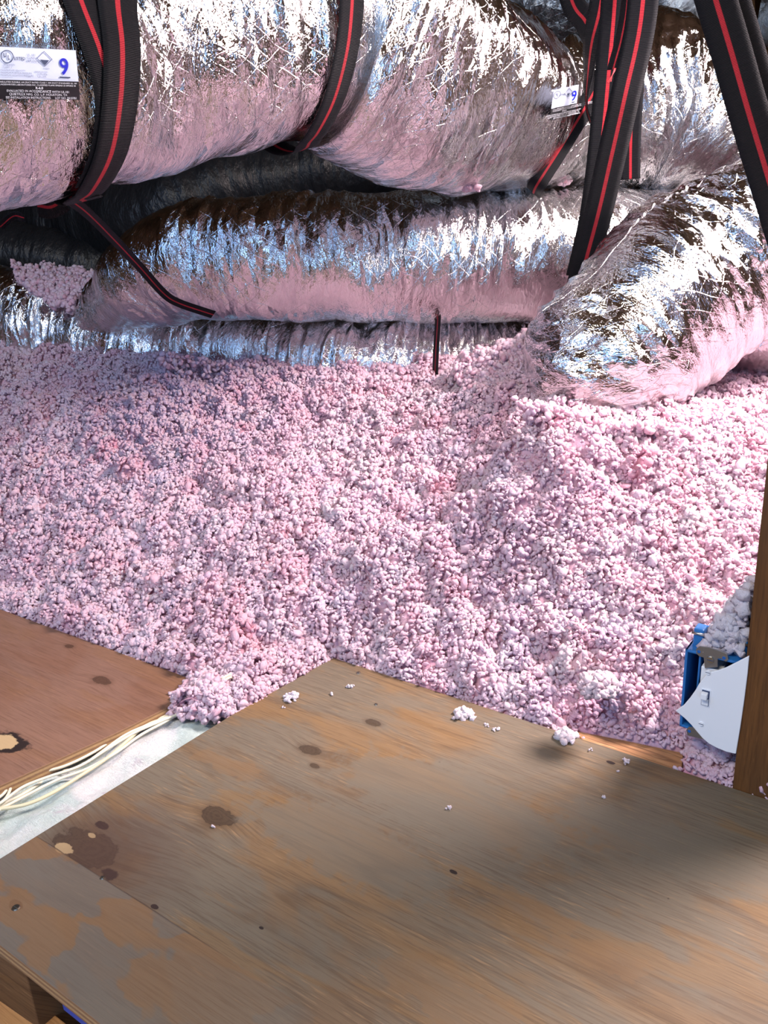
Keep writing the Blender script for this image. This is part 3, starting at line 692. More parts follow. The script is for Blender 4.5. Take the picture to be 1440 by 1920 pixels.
# loose insulation caught on the ducts
def caught(poly, key, n, r, label, seed, off=.0, cat='insulation'):
    rg = np.random.RandomState(seed); pts = []; xs = [p[0] for p in poly]; ys = [p[1] for p in poly]
    while len(pts) < n:
        x = min(xs) + rg.rand() * (max(xs) - min(xs)); y = min(ys) + rg.rand() * (max(ys) - min(ys))
        if not inside(poly, np.array([x]), np.array([y]))[0]: continue
        h = cast(x, y, [key], rg.rand() * off)
        if h is None: h = at(x, y, 2.1)
        pts.append(h)
    o = flakes('loose_insulation', pts, r, seed, sub=1); tag(o, label, cat, kind='stuff'); return o
caught([(25, 503), (60, 508), (90, 500), (120, 512), (150, 512), (180, 522), (212, 518), (204, 533), (170, 540), (148, 556), (136, 590), (118, 574), (98, 580), (84, 556), (60, 552), (50, 536), (34, 528)], 'low', 1300, .0085, 'drift of pink insulation lying on top of the buried duct at left', 5, .02)
# rough crest: flakes along the top of the drift where it meets the ducts
rg = np.random.RandomState(99); pts = []
for px0, py0, px1, py1, dep, n in ((-40, 640, 300, 662, 2.38, 900), (300, 662, 620, 706, 2.13, 420), (620, 706, 850, 712, 2.0, 300), (850, 705, 900, 670, 1.9, 160), (880, 680, 1000, 632, 1.82, 420),
                                   (985, 640, 985, 720, 1.72, 200), (975, 748, 1150, 790, 1.50, 260), (1150, 792, 1270, 800, 1.49, 160)):
    for _ in range(n):
        s_ = rg.rand(); w = at(px0 + (px1 - px0) * s_ + rg.randn() * 6, py0 + (py1 - py0) * s_ + abs(rg.randn()) * 16 - 2, dep + rg.randn() * .012)
        pts.append(w)
heap = [(850, 700), (856, 676), (868, 657), (884, 672), (900, 652), (922, 658), (940, 640), (964, 640), (984, 620), (1003, 624), (998, 655), (985, 690), (978, 735), (930, 740), (870, 730)]
hn = 0
while hn < 2600:
    x = 850 + 155 * rg.rand(); y = 615 + 130 * rg.rand()
    if not inside(heap, np.array([x]), np.array([y]))[0]: continue
    pts.append(at(x, y, 1.90 - .13 * (x - 850) / 150 - .11 * (y - 620) / 120 + rg.randn() * .012)); hn += 1
o = flakes('loose_insulation', pts, .0075, 3, sub=1)
tag(o, 'crest of pink insulation flakes banked up against the foil ducts', 'insulation', kind='stuff')
tuft(cast(1050, 345, ['middle'], .01) or at(1050, 345, 2.0), .028, .02, .018, 40, .008, 'small pink tuft on top of the middle duct, just left of the centre straps', 31)
tuft(cast(882, 352, ['middle', 'near'], .004) or at(882, 352, 1.95), .02, .014, .012, 24, .007, 'small pink tuft wedged under the right end of the big near duct', 32)

# ------------------------------------------------------------------ straps
def strap_material():
    t = NT('webbing'); uv = t.coord('UV'); sp = t.n.new('ShaderNodeSeparateXYZ'); t.set(sp.inputs[0], uv); u, v, _ = sp.outputs
    rib = t.math('SINE', t.math('MULTIPLY', u, 2 * math.pi / .0021))
    weave = t.noise(t.node('ShaderNodeCombineXYZ', {0: t.math('MULTIPLY', u, 500), 1: t.math('MULTIPLY', v, 34)}).outputs[0], 1, 2)
    red = t.smooth(t.math('ABSOLUTE', t.math('SUBTRACT', v, .5)), .070, .058)
    c = t.mix(t.math('MULTIPLY', weave, .5), (.0015, .002, .004), (.007, .008, .012))
    c = t.mix(red, c, (.42, .022, .035))
    h = t.math('ADD', rib, weave)
    return t.out(Base_Color=c, Roughness=.6, Specular_IOR_Level=.22, Normal=t.bump(h, .0005, .7))
M['webbing'] = strap_material()
def ribbon(name, P, width, wdirs, label, mat='webbing', parent=None, thick=.0014, edge_up=0.0):
    P = np.array(P, float); n = len(P); seg = np.linalg.norm(np.diff(P, axis=0), axis=1); cum = np.r_[0, np.cumsum(seg)]
    K = 6; vs_ = np.linspace(-.5, .5, K + 1); V = []; uv = []
    for i in range(n):
        w = np.array(wdirs[i]); tn = P[min(i + 1, n - 1)] - P[max(i - 1, 0)]; tn /= np.linalg.norm(tn) + 1e-9; nrm_ = np.cross(tn, w)
        wid = width[i] if hasattr(width, '__len__') else width
        for v in vs_:
            V.append(P[i] + w * v * wid + nrm_ * edge_up * (1 - (2 * v) ** 2)); uv.append((cum[i], v + .5))
    Fq = np.array([[i * (K + 1) + j, i * (K + 1) + j + 1, (i + 1) * (K + 1) + j + 1, (i + 1) * (K + 1) + j] for i in range(n - 1) for j in range(K)])
    o = np_mesh(name, np.array(V), Fq, M[mat], parent, uv=np.array(uv))
    m = o.modifiers.new('s', 'SOLIDIFY'); m.thickness = thick; m.offset = 0
    if label: tag(o, label, 'strap')
    return o
def strap(pts, width, label, keys=None, off=.004, twist=0.0, n=70, wrap=None, edge_up=0.0, name='duct_strap', ret=False):
    """pts: (px, py, depth); depth None -> lies on the duct. twist in degrees (or list) turns the flat of the webbing"""
    arr = np.array([(p[0], p[1], p[2] if p[2] is not None else -1) for p in pts], float)
    c = catmull(arr[:, :2], n); onduct = np.interp(np.linspace(0, len(pts) - 1, n), range(len(pts)), (arr[:, 2] < 0).astype(float)) > .5
    dep = np.interp(np.linspace(0, len(pts) - 1, n), [i for i in range(len(pts)) if arr[i, 2] > 0] or [0], [q for q in arr[:, 2] if q > 0] or [2.0])
    P = []
    for i in range(n):
        h = cast(c[i, 0], c[i, 1], keys, off) if (onduct[i] and keys) else None
        P.append(h if h is not None else (at(c[i, 0], c[i, 1], dep[i]) if not onduct[i] or not P else P[-1] + (P[-1] - P[-2]) if len(P) > 1 else at(c[i, 0], c[i, 1], dep[i])))
    P = np.array([tuple(p) for p in P])
    for _ in range(3): P[1:-1] = (P[:-2] + 2 * P[1:-1] + P[2:]) / 4
    if wrap:                       # carry on under and up the far side of the duct
        t = wrap; dd = np.linalg.norm(t.c[:, :3] - P[-1], axis=1); i0 = dd.argmin(); u0 = t.cum[i0]
        rel = P[-1] - t.c[i0, :3]; th0 = math.atan2(rel @ t.side[i0], rel @ t.up[i0]); sgn = 1 if math.sin(th0) > 0 else -1
        ext = []
        for q in np.linspace(.08, 1, 26):
            th = th0 + sgn * q * (math.pi * 1.5 - abs(th0)); ext.append(t.at(np.array(u0 + 0.07 * math.sqrt(q)), np.array(th), .008))
        up = [np.array(ext[-1]) + np.array([0, 0, 1]) * z for z in np.linspace(.05, .9, 10)]
        P = np.vstack([P, ext, up]); P[n - 2:n + 3] = P[n - 2:n + 3]
    m = len(P); tw = np.interp(np.linspace(0, 1, m), np.linspace(0, 1, len(twist)), twist) if hasattr(twist, '__len__') else np.full(m, twist)
    W_ = []
    for i in range(m):
        tn = P[min(i + 1, m - 1)] - P[max(i - 1, 0)]; tn /= np.linalg.norm(tn) + 1e-9
        if wrap and i >= n - 1: w = W_[-1] - tn * (W_[-1] @ tn)
        else:
            vd = P[i] - np.array(CAM); vd /= np.linalg.norm(vd); w = np.cross(tn, vd)
            if keys and onduct[i] and len(pts) > 1:
                h = None; rr = ray(*c[i]).normalized()
                for kk in keys:
                    hh = BVHS[kk].ray_cast(CAM, rr)
                    if hh[0] is not None and (h is None or hh[3] < h[3]): h = hh
                if h is not None:
                    nv_ = np.array(h[1]); w = np.cross(tn, nv_); w = w if w @ np.cross(tn, vd) > 0 else -w
        w = w / (np.linalg.norm(w) + 1e-9); a_ = math.radians(tw[i]); w = w * math.cos(a_) + np.cross(tn, w) * math.sin(a_)
        if W_ and w @ W_[-1] < 0 and not hasattr(twist, '__len__'): w = -w
        W_.append(w)
    for _ in range(4):
        W2 = np.array(W_); W2[1:-1] = (W2[:-2] + 2 * W2[1:-1] + W2[2:]) / 4; W_ = [w / np.linalg.norm(w) for w in W2]
    return ribbon(name, P, width, W_, label, edge_up=edge_up)
SW = .05
strap([(218, -120, None), (217, 0, None), (226, 90, None), (222, 190, None), (205, 285, None), (172, 350, None), (150, 369, None)], .056,
      'wide black strap with a red centre stripe cradling the near duct beside the large label', ['near'], wrap=D['near'][1])
strap([(110, -120, None), (150, 0, None), (188, 100, None), (208, 190, None), (196, 285, None), (168, 345, None)], .05, 'second layer of black strap tucked behind the wide strap beside the large label', ['near'], off=.0015)
strap([(660, -120, None), (657, 0, None), (648, 90, None), (625, 180, None), (596, 240, None), (578, 263, None)], SW,
      'black strap with a red stripe pinching the near duct, right of the large label', ['near'], wrap=D['near'][1])
strap([(128, 372, 1.36), (165, 400, 1.45), (215, 450, 1.6), (262, 500, 1.75), (305, 548, 1.86), (335, 568, 1.9), (400, 590, 1.97)], .022,
      'thin dark strap from under the near duct to the middle duct at left', None, twist=35)
strap([(70, 385, 1.5), (95, 388, 1.5), (118, 375, 1.5)], .04, 'short strap end hanging just under the near duct at left', None, twist=20)
strap([(0, 425, 2.05), (25, 405, 2.05), (45, 408, 2.05)], .03, 'dark strap loop with a bit of red at the left edge below the near duct', None, twist=50)
strap([(1212, -150, 1.50), (1203, 30, 1.52), (1172, 180, 1.56), (1145, 300, 1.62), (1122, 400, 1.68), (1098, 490, 1.76), (1076, 575, 1.86)], .054,
      'long frontmost centre strap with a bold red stripe, reaching down past the middle duct', None)
strap([(1160, -150, 1.60), (1153, 0, 1.62), (1143, 120, 1.64), (1130, 260, 1.66), (1118, 360, 1.70), (1106, 430, 1.74), (1084, 520, 1.82)], .052,
      'centre strap just left of and partly behind the frontmost one', None)
strap([(1142, -150, 1.66), (1128, 0, 1.68), (1110, 80, 1.70), (1102, 150, 1.74), (1100, 200, 1.76), (1112, 240, 1.76)], .048, 'crumpled strap at the left side of the centre bunch, turning edge-on lower down', None, twist=[15, 20, 60, 85, 80])
strap([(1040, -130, 1.78), (1072, 0, 1.8), (1098, 40, 1.8), (1122, 90, 1.8)], .05, 'dark strap crossing the centre bunch from the upper left', None, twist=20)
fr_ = strap([(1186, -150, 1.58), (1177, 0, 1.6), (1166, 70, 1.6), (1150, 130, 1.61)], .03, 'frayed strap end hanging among the centre straps', None, twist=40)
M['thread'] = plain('red_thread', (.38, .02, .03), .6)
def tube_curve(name, pts, r, mat, parent=None, seg=10):
    P = np.array([tuple(p) for p in pts], float); c = catmull(P, max(12, len(P) * 9))
    tn = np.gradient(c, axis=0); tn /= np.linalg.norm(tn, axis=1)[:, None] + 1e-9
    a = np.cross(tn, np.array([.13, .21, 1.0])); a /= np.linalg.norm(a, axis=1)[:, None] + 1e-9; b = np.cross(tn, a)
    th = np.linspace(0, 2 * np.pi, seg, endpoint=False)
    V = c[:, None] + r * (np.cos(th)[None, :, None] * a[:, None] + np.sin(th)[None, :, None] * b[:, None])
    n = len(c); f = [(i * seg + j, i * seg + (j + 1) % seg, (i + 1) * seg + (j + 1) % seg, (i + 1) * seg + j) for i in range(n - 1) for j in range(seg)]
    f += [tuple(range(seg))[::-1], tuple(range((n - 1) * seg, n * seg))]
    return mesh_obj(name, V.reshape(-1, 3), f, mat, parent, True)
for k in range(5):
    tube_curve('frayed_thread', [at(1152 + k, 128, 1.605), at(1149 - k, 138 + 2 * k, 1.6), at(1147 - 2 * k, 146 + 2 * k, 1.6), at(1146 - k, 153, 1.6)], .0006, M['thread'], fr_)
strap([(1140, 120, 1.76), (1118, 165, 1.78), (1085, 222, 1.79), (1045, 287, 1.80), (1008, 345, 1.84), (1000, 362, 1.90)], .038, 'strap slanting down to the left from the centre bunch, past the small label', None, twist=[10, 0, 0, 20])
strap([(1196, 60, 1.84), (1188, 170, 1.84), (1183, 260, 1.85), (1182, 336, 1.87)], .042, 'short dark strap behind the centre bunch lying on the far crumpled duct', None)
strap([(1300, -140, 1.18), (1342, 0, 1.2), (1372, 100, 1.21), (1402, 205, 1.22), (1438, 325, 1.24), (1475, 450, 1.26), (1505, 560, 1.3)], .053, 'wide black strap with a red stripe slanting down the right edge', None)
strap([(1326, -140, 1.20), (1368, 0, 1.22), (1398, 100, 1.23), (1428, 205, 1.24), (1464, 325, 1.26), (1500, 450, 1.28)], .052, 'second strap lying behind the wide strap at the right edge', None)
strap([(822, 560, 2.03), (821, 600, 2.01), (818, 650, 2.0), (815, 720, 1.99)], .03, 'thin dark strap hanging below the middle duct to the insulation', None, twist=65)

# ------------------------------------------------------------------ labels on the ducts
M['label_white'] = plain('label_paper', (.62, .70, .86), .35)
M['label_black'] = plain('label_black_ink', (.008, .008, .012), .4)
M['ink_grey'] = plain('ink_grey', (.18, .22, .34), .5)
M['ink_dark'] = plain('ink_dark', (.03, .05, .12), .5)
M['ink_blue'] = plain('ink_blue', (.006, .012, .50), .4)
M['ink_white'] = plain('ink_white', (.75, .78, .85), .5)
def label_on(keys, parent, q, a0, b0, details=True, lift=0.0):
    """q: picture corners tl, tr, br, bl of the label; a in [a0,1] across, b in [0,1] down"""
    q = [np.array(p, float) for p in q]
    def pos(a, b, off):
        p = (q[0] * (1 - a) + q[1] * a) * (1 - b) + (q[3] * (1 - a) + q[2] * a) * b
        h = cast(p[0], p[1], keys, off + lift)
        return h if h is not None else at(p[0], p[1], 1.05)
    def patch(name, a1, a2, b1, b2, mat, off, par, na=24, nb=14):
        V = [pos(a1 + (a2 - a1) * i / na, b1 + (b2 - b1) * j / nb, off) for i in range(na + 1) for j in range(nb + 1)]
        Fc = [(i * (nb + 1) + j, (i + 1) * (nb + 1) + j, (i + 1) * (nb + 1) + j + 1, i * (nb + 1) + j + 1) for i in range(na) for j in range(nb)]
        return mesh_obj(name, V, Fc, M[mat], par, True)
    root = patch('duct_label', a0, 1, 0, b0, 'label_white', .004, parent)
    root['label'] = 'white paper label with a blue number 9'
    patch('label_band', a0, 1, b0, 1, 'label_black', .0041, root)
    aw = np.linalg.norm(q[1] - q[0]); bh = np.linalg.norm(q[3] - q[0])
    def text(s, a, b, hgt, mat, align='LEFT', stretch=1.0, name='lettering', bold=0.0):
        cu = bpy.data.curves.new('t', 'FONT'); cu.body = s; cu.align_x = align; cu.size = 1; cu.resolution_u = 6 if len(s) < 3 else 3; cu.offset = bold
        ob = bpy.data.objects.new('t', cu); C.objects.link(ob); dg = bpy.context.evaluated_depsgraph_get(); dg.update()
        me = bpy.data.meshes.new_from_object(ob.evaluated_get(dg)); bpy.data.objects.remove(ob)
        sx = hgt * stretch * bh / aw
        for v in me.vertices: v.co = pos(a + v.co.x * sx, b - v.co.y * hgt, .0052)
        me.materials.append(M[mat]); o = bpy.data.objects.new(name, me); C.objects.link(o); o.parent = root
    def shape(pts2, faces, mat, name):
        mesh_obj(name, [pos(a, b, .0052) for a, b in pts2], faces, M[mat], root)
    def ringc(a, b, r, w, n=40, sides=None, mat='ink_dark', name='emblem'):
        n = sides or n; P2 = []
        for k in range(n):
            t_ = 2 * math.pi * k / n
            P2 += [(a + r * math.sin(t_) * bh / aw, b - r * math.cos(t_)), (a + (r - w) * math.sin(t_) * bh / aw, b - (r - w) * math.cos(t_))]
        shape(P2, [(2 * k, 2 * ((k + 1) % n), 2 * ((k + 1) % n) + 1, 2 * k + 1) for k in range(n)], mat, name)
    # number, underline
    text('9', .835, .49, .46, 'ink_blue', 'CENTER', .82, 'size_number', .012)
    shape([(.77, .535), (.90, .54), (.90, .565), (.77, .56)], [(0, 1, 2, 3)], 'ink_dark', 'underline')
    ringc(.60, .20, .155, .022, sides=4, mat='ink_grey', name='diamond_emblem')
    shape([(.545, .215), (.655, .222), (.60, .325)], [(0, 1, 2)], 'ink_dark', 'diamond_emblem')
    shape([(.575, .385), (.655, .39), (.655, .398), (.575, .393)], [(0, 1, 2, 3)], 'ink_grey', 'underline')
    if details:
        text('UL 181', .385, .155, .058, 'ink_grey'); text('CLASS 1', .385, .212, .058, 'ink_grey'); text('AIR DUCT', .385, .27, .058, 'ink_grey')
        text('MINIMUM 5000 FT/MIN', .47, .475, .042, 'ink_grey', stretch=.6); text('10 IN. WG', .50, .52, .042, 'ink_grey'); text('1 IN. WG', .50, .565, .042, 'ink_grey')
        text('HOUSTON', .10, .355, .045, 'ink_grey'); text('PLANT 3', .09, .405, .045, 'ink_grey')
        text('MAXIMUM AIR VELOCITY', .06, .46, .042, 'ink_grey'); text('MAXIMUM POSITIVE PRESSURE', .06, .51, .044, 'ink_grey')
        text('MAXIMUM NEGATIVE PRESSURE', .06, .56, .044, 'ink_grey')
    ringc(.145, .185, .125, .016); text('U', .118, .20, .12, 'ink_dark', 'CENTER', .75, bold=.02); text('L', .165, .245, .12, 'ink_dark', 'CENTER', .75, bold=.02)
    text('LISTED', .225, .245, .085, 'ink_dark', stretch=.85, bold=.01)
    text('INSULATED FLEXIBLE AIR DUCT RATED CLASS 1 AIR DUCT STANDARD UL 181', .05, .685, .045, 'ink_white', stretch=.92)
    text('UNDERWRITERS LABORATORIES INC. CLASSIFIED FLAME SPREAD 25 SMOKE 50', .05, .735, .045, 'ink_white', stretch=.9)
    text('R-6.0', .52, .80, .065, 'ink_white', 'CENTER', bold=.02)
    text('EVALUATED IN ACCORDANCE WITH UL181', .505, .862, .062, 'ink_white', 'CENTER', .95)
    text('QUIETFLEX MFG. CO. L.P. HOUSTON, TX', .505, .922, .062, 'ink_white', 'CENTER', .95)
    text('SEE INSTALLATION INSTRUCTIONS.', .12, .985, .062, 'ink_white', stretch=.84); text('LOT NO. 0010781', .70, .985, .062, 'ink_white', stretch=.84)
    shape([(a0, .585), (.96, .600), (.96, .603), (a0, .588)], [(0, 1, 2, 3)], 'ink_grey', 'underline')
label_on(['near'], D['near'][0], [(-12, 88), (139, 95), (147, 186), (-12, 184)], 0.0, .63)
label_on(['far', 'near'], D['far'][0], [(1029, 169), (1076, 161), (1070, 214), (1022, 223)], 0.0, .62, details=False, lift=.007)

# ------------------------------------------------------------------ post and switch box
ER = E; NBK = NB
pb = atz(1373, 1478); Z3 = Vector((0, 0, 1))
post = frame_box('wooden_post', (0, 0, 0), (1, 0, 0), (0, 1, 0), (0, 0, 1), (0, 0, -.25), (.14, .09, 2.2), M['post'])
# grain runs up the post
post.location = pb + NB * .002; post.rotation_euler = (0, 0, YAW)
M['post2'] = wood_material('post_wood_upright', (.115, .044, .012), (.05, .019, .007), (.155, .065, .019), (.075, .036, .016), grain=9, greyness=.25, streak=.8, rough=.5, axis='Z')
post.data.materials[0] = M['post2']
tag(post, 'dark brown wooden post standing at the right edge, carrying the switch box', 'post')
PB = pb + NB * .004
def pl(px, py, off=0.0):      # point in the vertical plane of the post face, as (along, up)
    w = atplane(px, py, PB - NB * off, NB); d = w - PB; return d.dot(ER), d.z
EY = -NB                      # toward the viewer
def plate_mesh(name, outline, y0, y1, mat, parent, bevel=.0008):
    n = len(outline)
    v = [PB + ER * a + Z3 * b + EY * y1 for a, b in outline] + [PB + ER * a + Z3 * b + EY * y0 for a, b in outline]
    f = [tuple(range(n)), tuple(range(2 * n - 1, n - 1, -1))] + [(i, i + n, (i + 1) % n + n, (i + 1) % n) for i in range(n)]
    o = mesh_obj(name, v, f, mat, parent)
    bm = bmesh.new(); bm.from_mesh(o.data); bmesh.ops.recalc_face_normals(bm, faces=bm.faces); bm.to_mesh(o.data); bm.free()
    if bevel: m = o.modifiers.new('b', 'BEVEL'); m.width = bevel; m.segments = 2; m.limit_method = 'ANGLE'
    return o
box = empty('switch_box', (0, 0, 0))
tag(box, 'blue plastic electrical switch box fixed to the left side of the brown post', 'switch box')
M['blue_in'] = plain('blue_plastic_inside', (.010, .10, .36), .45)
bl, bt = pl(1274, 1362); tl_ = pl(1284, 1217)
x0 = (bl + tl_[0]) / 2; x1 = -.002; zb, zt = bt, tl_[1]; TH = .0035; DP = .075
def fb(name, a, b, mat, parent, bev=.001):
    return frame_box(name, PB, ER, EY, Z3, a, b, mat, parent, bev)
body = empty('box_body', (0, 0, 0)); body.parent = box
bmv = []
fb('box_wall', (x0, -DP, zb), (x0 + TH, 0, zt), M['blue'], body); fb('box_wall', (x1 - TH, -DP, zb), (x1, 0, zt), M['blue'], body)
fb('box_wall', (x0, -DP, zb), (x1, 0, zb + TH), M['blue'], body); fb('box_wall', (x0, -DP, zt - TH), (x1, 0, zt), M['blue'], body)
fb('box_wall', (x0, -DP - .003, zb), (x1, -DP, zt), M['blue_in'], body)
# divider and raised ears with nails
lx_ = pl(1307, 1215)[0]
fb('box_divider', (lx_ + .002, -DP, zb + .004), (lx_ + .0045, -.004, zt - .004), M['blue'], box)
for (ex0, ex1, ez) in ((pl(1294, 1200)[0], pl(1314, 1200)[0], pl(1300, 1186)[1]), (pl(1380, 1215)[0], pl(1397, 1215)[0], pl(1390, 1207)[1])):
    e_ = fb('nail_ear', (ex0, -.03, zt - .002), (ex1, -.012, ez), M['blue'], box, .002)
    bm = bmesh.new(); bmesh.ops.create_cone(bm, cap_ends=True, segments=12, radius1=.0018, radius2=.0018, depth=(ex1 - ex0) * 1.25)
    c_ = PB + ER * ((ex0 + ex1) / 2) + EY * -.011 + Z3 * (ez - .006)
    for v in bm.verts: v.co = c_ + ER * v.co.z + EY * v.co.x + Z3 * v.co.y
    bm_obj('nail', bm, M['steel'], e_, True)
# metal yoke of the switch with its ears
M['zinc'] = plain('zinc_strap', (.42, .41, .40), .42, 1.0)
M['white_pl'] = plain('white_plastic', (.80, .82, .86), .32)
M['brass'] = plain('brass_screw', (.5, .48, .44), .25, 1.0)
sw = empty('switch', (0, 0, 0)); sw.parent = box
def disc(name, px, py, r, mat, parent, y, hgt=.001, slot=True, seg=24):
    a, b = pl(px, py); bm = bmesh.new(); bmesh.ops.create_cone(bm, cap_ends=True, segments=seg, radius1=r, radius2=r * .85, depth=hgt)
    c_ = PB + ER * a + Z3 * b + EY * y
    for v in bm.verts: v.co = c_ + ER * v.co.x + Z3 * v.co.y + EY * v.co.z
    bmesh.ops.recalc_face_normals(bm, faces=bm.faces)
    o = bm_obj(name, bm, M[mat], parent)
    if slot:
        frame_box('slot', c_, ER, EY, Z3, (-r * .8, hgt * .4, -r * .1), (r * .8, hgt * .62, r * .1), M['ink_dark'], o)
    return o
ya = .0015
plate_mesh('yoke', [pl(*p) for p in ((1306, 1216), (1312, 1211), (1330, 1213), (1352, 1220), (1364, 1225), (1366, 1236), (1362, 1240), (1352, 1234), (1346, 1234), (1346, 1250), (1322, 1252), (1320, 1232), (1312, 1230), (1306, 1224))][::-1], 0, ya, M['zinc'], sw, .0003)
plate_mesh('yoke', [pl(*p) for p in ((1292, 1362), (1300, 1363), (1330, 1380), (1322, 1386), (1290, 1378), (1287, 1368))][::-1], 0, ya, M['zinc'], sw, .0003)
disc('yoke_hole', 1311, 1221, .0022, 'blue_in', sw, ya + .0002, .0004, False); disc('yoke_hole', 1358, 1233, .0022, 'blue_in', sw, ya + .0002, .0004, False)
disc('yoke_hole', 1293, 1370, .0022, 'blue_in', sw, ya + .0002, .0004, False)
disc('mounting_screw', 1333, 1236, .0048, 'brass', sw, ya + .001, .002)
a1, b1 = pl(1316, 1250); a2, b2 = pl(1330, 1285)
frame_box('switch_body', PB, ER, EY, Z3, (a1 - .001, -.03, b2), (a1 + .024, -.001, b1), M['white_pl'], sw, .001)
# broken cover plate: right side straight along the post, left side cut in two hollow curves to a point
pl_out = [(1405, 1229), (1402, 1262), (1396, 1310), (1388, 1365), (1380, 1413), (1362, 1409), (1345, 1402), (1330, 1394), (1318, 1384), (1306, 1370), (1296, 1358), (1284, 1346), (1267, 1332),
          (1282, 1322), (1294, 1308), (1304, 1294), (1312, 1280), (1322, 1268), (1330, 1260), (1345, 1257), (1362, 1251), (1380, 1242)]
cover = plate_mesh('cover_plate', [pl(*p, off=.004) for p in pl_out][::-1], .0025, .0052, M['white_pl'], box, .0009)
cover['label'] = 'white cover plate cut to a point at the left'
yc = .0053
def rect(px0, py0, px1, py1):
    a, b = pl(px0, py0, .004); c, d = pl(px1, py1, .004); return a, b, c, d
a, b, c, d = rect(1316, 1289, 1331, 1326)
frame_box('toggle_frame', PB, ER, EY, Z3, (a, yc - .001, d), (c, yc + .0006, b), M['ink_white'], cover, .0003)
frame_box('toggle_slot', PB, ER, EY, Z3, (a + .0012, yc, d + .0015), (c - .0012, yc + .0009, b - .0015), M['ink_dark'], cover)
frame_box('toggle_plate', PB, ER, EY, Z3, (a + .0016, yc, d + .0022), (c - .0020, yc + .0012, (b + d) / 2 - .001), M['white_pl'], cover)
frame_box('toggle_lever', PB, ER, EY, Z3, (a + .0012, yc, (b + d) / 2 + .0005), (c - .0028, yc + .008, b - .0035), M['white_pl'], cover, .001)
disc('plate_screw', 1330, 1257, .0034, 'white_pl', cover, yc + .0006, .0016); disc('plate_screw', 1317, 1353, .0034, 'white_pl', cover, yc + .0006, .0016)
# pale insulation heaped on the box
rg = np.random.RandomState(17); pts = []
for _ in range(520):
    s_ = rg.rand(); q = rg.rand(); px = 1322 + 78 * s_ - q * 6; top = 1112 + 95 * (1 - s_) ** 1.3; py = top + (1226 - top + 10 * s_) * q
    a_, b_ = pl(px, py); a_ = min(a_, -.004); pts.append(PB + ER * a_ + Z3 * b_ + EY * (-.008 - .07 * rg.rand() - .04 * (1 - q) * 0))
o = flakes('insulation_tuft', pts, .0085, 18, bias=[(.90, .80, .87), (.88, .84, .91)], sub=2)
tag(o, 'pale lilac heap of insulation resting on the blue switch box against the post', 'insulation')
# insulation filling below the box between sheet and post
pts = []
for _ in range(260):
    px = 1285 + 85 * rg.rand(); py = 1395 + (px - 1285) * .3 + rg.rand() * (38 + (px - 1285) * .25)
    a_, b_ = pl(px, py); pts.append(PB + ER * min(a_, -.01) + Z3 * (max(b_, -.01)) + EY * (-.03 - .05 * rg.rand()))
o = flakes('insulation_tuft', pts, .009, 19, sub=2)
tag(o, 'shaded pink insulation packed beneath the cover plate, between the splintered board and the post', 'insulation')

# ------------------------------------------------------------------ batt and cables in the gap
def batt_mat():
    t = NT('white_batt'); o = t.coord('Object'); n = t.noise(o, 9, 4, .6, .8); f = t.noise(t.mapping(o, (1, 4, 1)), 160, 4, .7, 1.5)
    c = t.mix(t.smooth(n, .38, .62), (.62, .76, .72), (.86, .87, .88)); c = t.mix(t.smooth(t.noise(o, 22, 3), .6, .7), c, (.62, .60, .64))
    return t.out(Base_Color=c, Roughness=.9, Normal=t.bump(t.math('ADD', t.math('MULTIPLY_ADD', f, .5, n), t.noise(o, 60, 4, .7)), .008, 1), Sheen_Weight=.3)
M['batt'] = batt_mat()
bp = [L(520, 1240), L(400, 1240), L(330, 1300), L(100, 1400), L(-150, 1500), L(-300, 1620), L(-250, 1830), L(0, 1640), L(300, 1470), L(460, 1370)]
xs = np.arange(min(p[0] for p in bp), max(p[0] for p in bp), .006); ys = np.arange(min(p[1] for p in bp), max(p[1] for p in bp), .006)
BX, BY = np.meshgrid(xs, ys, indexing='ij')
BZ = -.024 + perlin(BX * 9, BY * 9, 51) * .014 + perlin(BX * 28, BY * 28, 52) * .007 + perlin(BX * 80, BY * 80, 53) * .002
ok = inside(bp, BX, BY); id2 = np.arange(BX.size).reshape(BX.shape)
Fq = np.stack([id2[:-1, :-1], id2[1:, :-1], id2[1:, 1:], id2[:-1, 1:]], -1).reshape(-1, 4); Fq = Fq[ok.reshape(-1)[Fq].all(1)]
us = np.zeros(BX.size, bool); us[Fq.ravel()] = 1; rm = np.cumsum(us) - 1
bt_ = np_mesh('insulation_batt', np.stack([BX, BY, BZ], -1).reshape(-1, 3)[us], rm[Fq], M['batt'])
bt_.location = (P0.x, P0.y, 0); bt_.rotation_euler = (0, 0, YAW)
m = bt_.modifiers.new('s', 'SOLIDIFY'); m.thickness = .08; m.offset = -1
tag(bt_, 'white fibreglass batt in the gap between the two plywood sheets', 'insulation')
M['cable'] = plain('cable_sheath', (.68, .64, .50), .45); M['cable_y'] = plain('cable_sheath_yellowed', (.60, .55, .36), .45)
def cable(px, zs, label, mat='cable', r=.0021):
    n = len(px); tube_ = [atz(p[0], p[1], zs[i] if hasattr(zs, '__len__') else zs) for i, p in enumerate(px)]
    o = tube_curve('electrical_cable', tube_, r, M[mat])
    tag(o, label, 'cable', 'cables lying on the white batt'); return o
ZC = -.012
cable([(-60, 1560), (8, 1500), (26, 1466), (60, 1446), (125, 1424), (195, 1392), (255, 1360), (300, 1346), (340, 1332)], ZC, 'uppermost pale cable hugging the edge of the reddish plywood')
cable([(-60, 1530), (0, 1494), (22, 1472), (72, 1450), (122, 1436), (176, 1410), (232, 1374), (292, 1349), (345, 1334)], ZC, 'pale cable second from the reddish plywood edge')
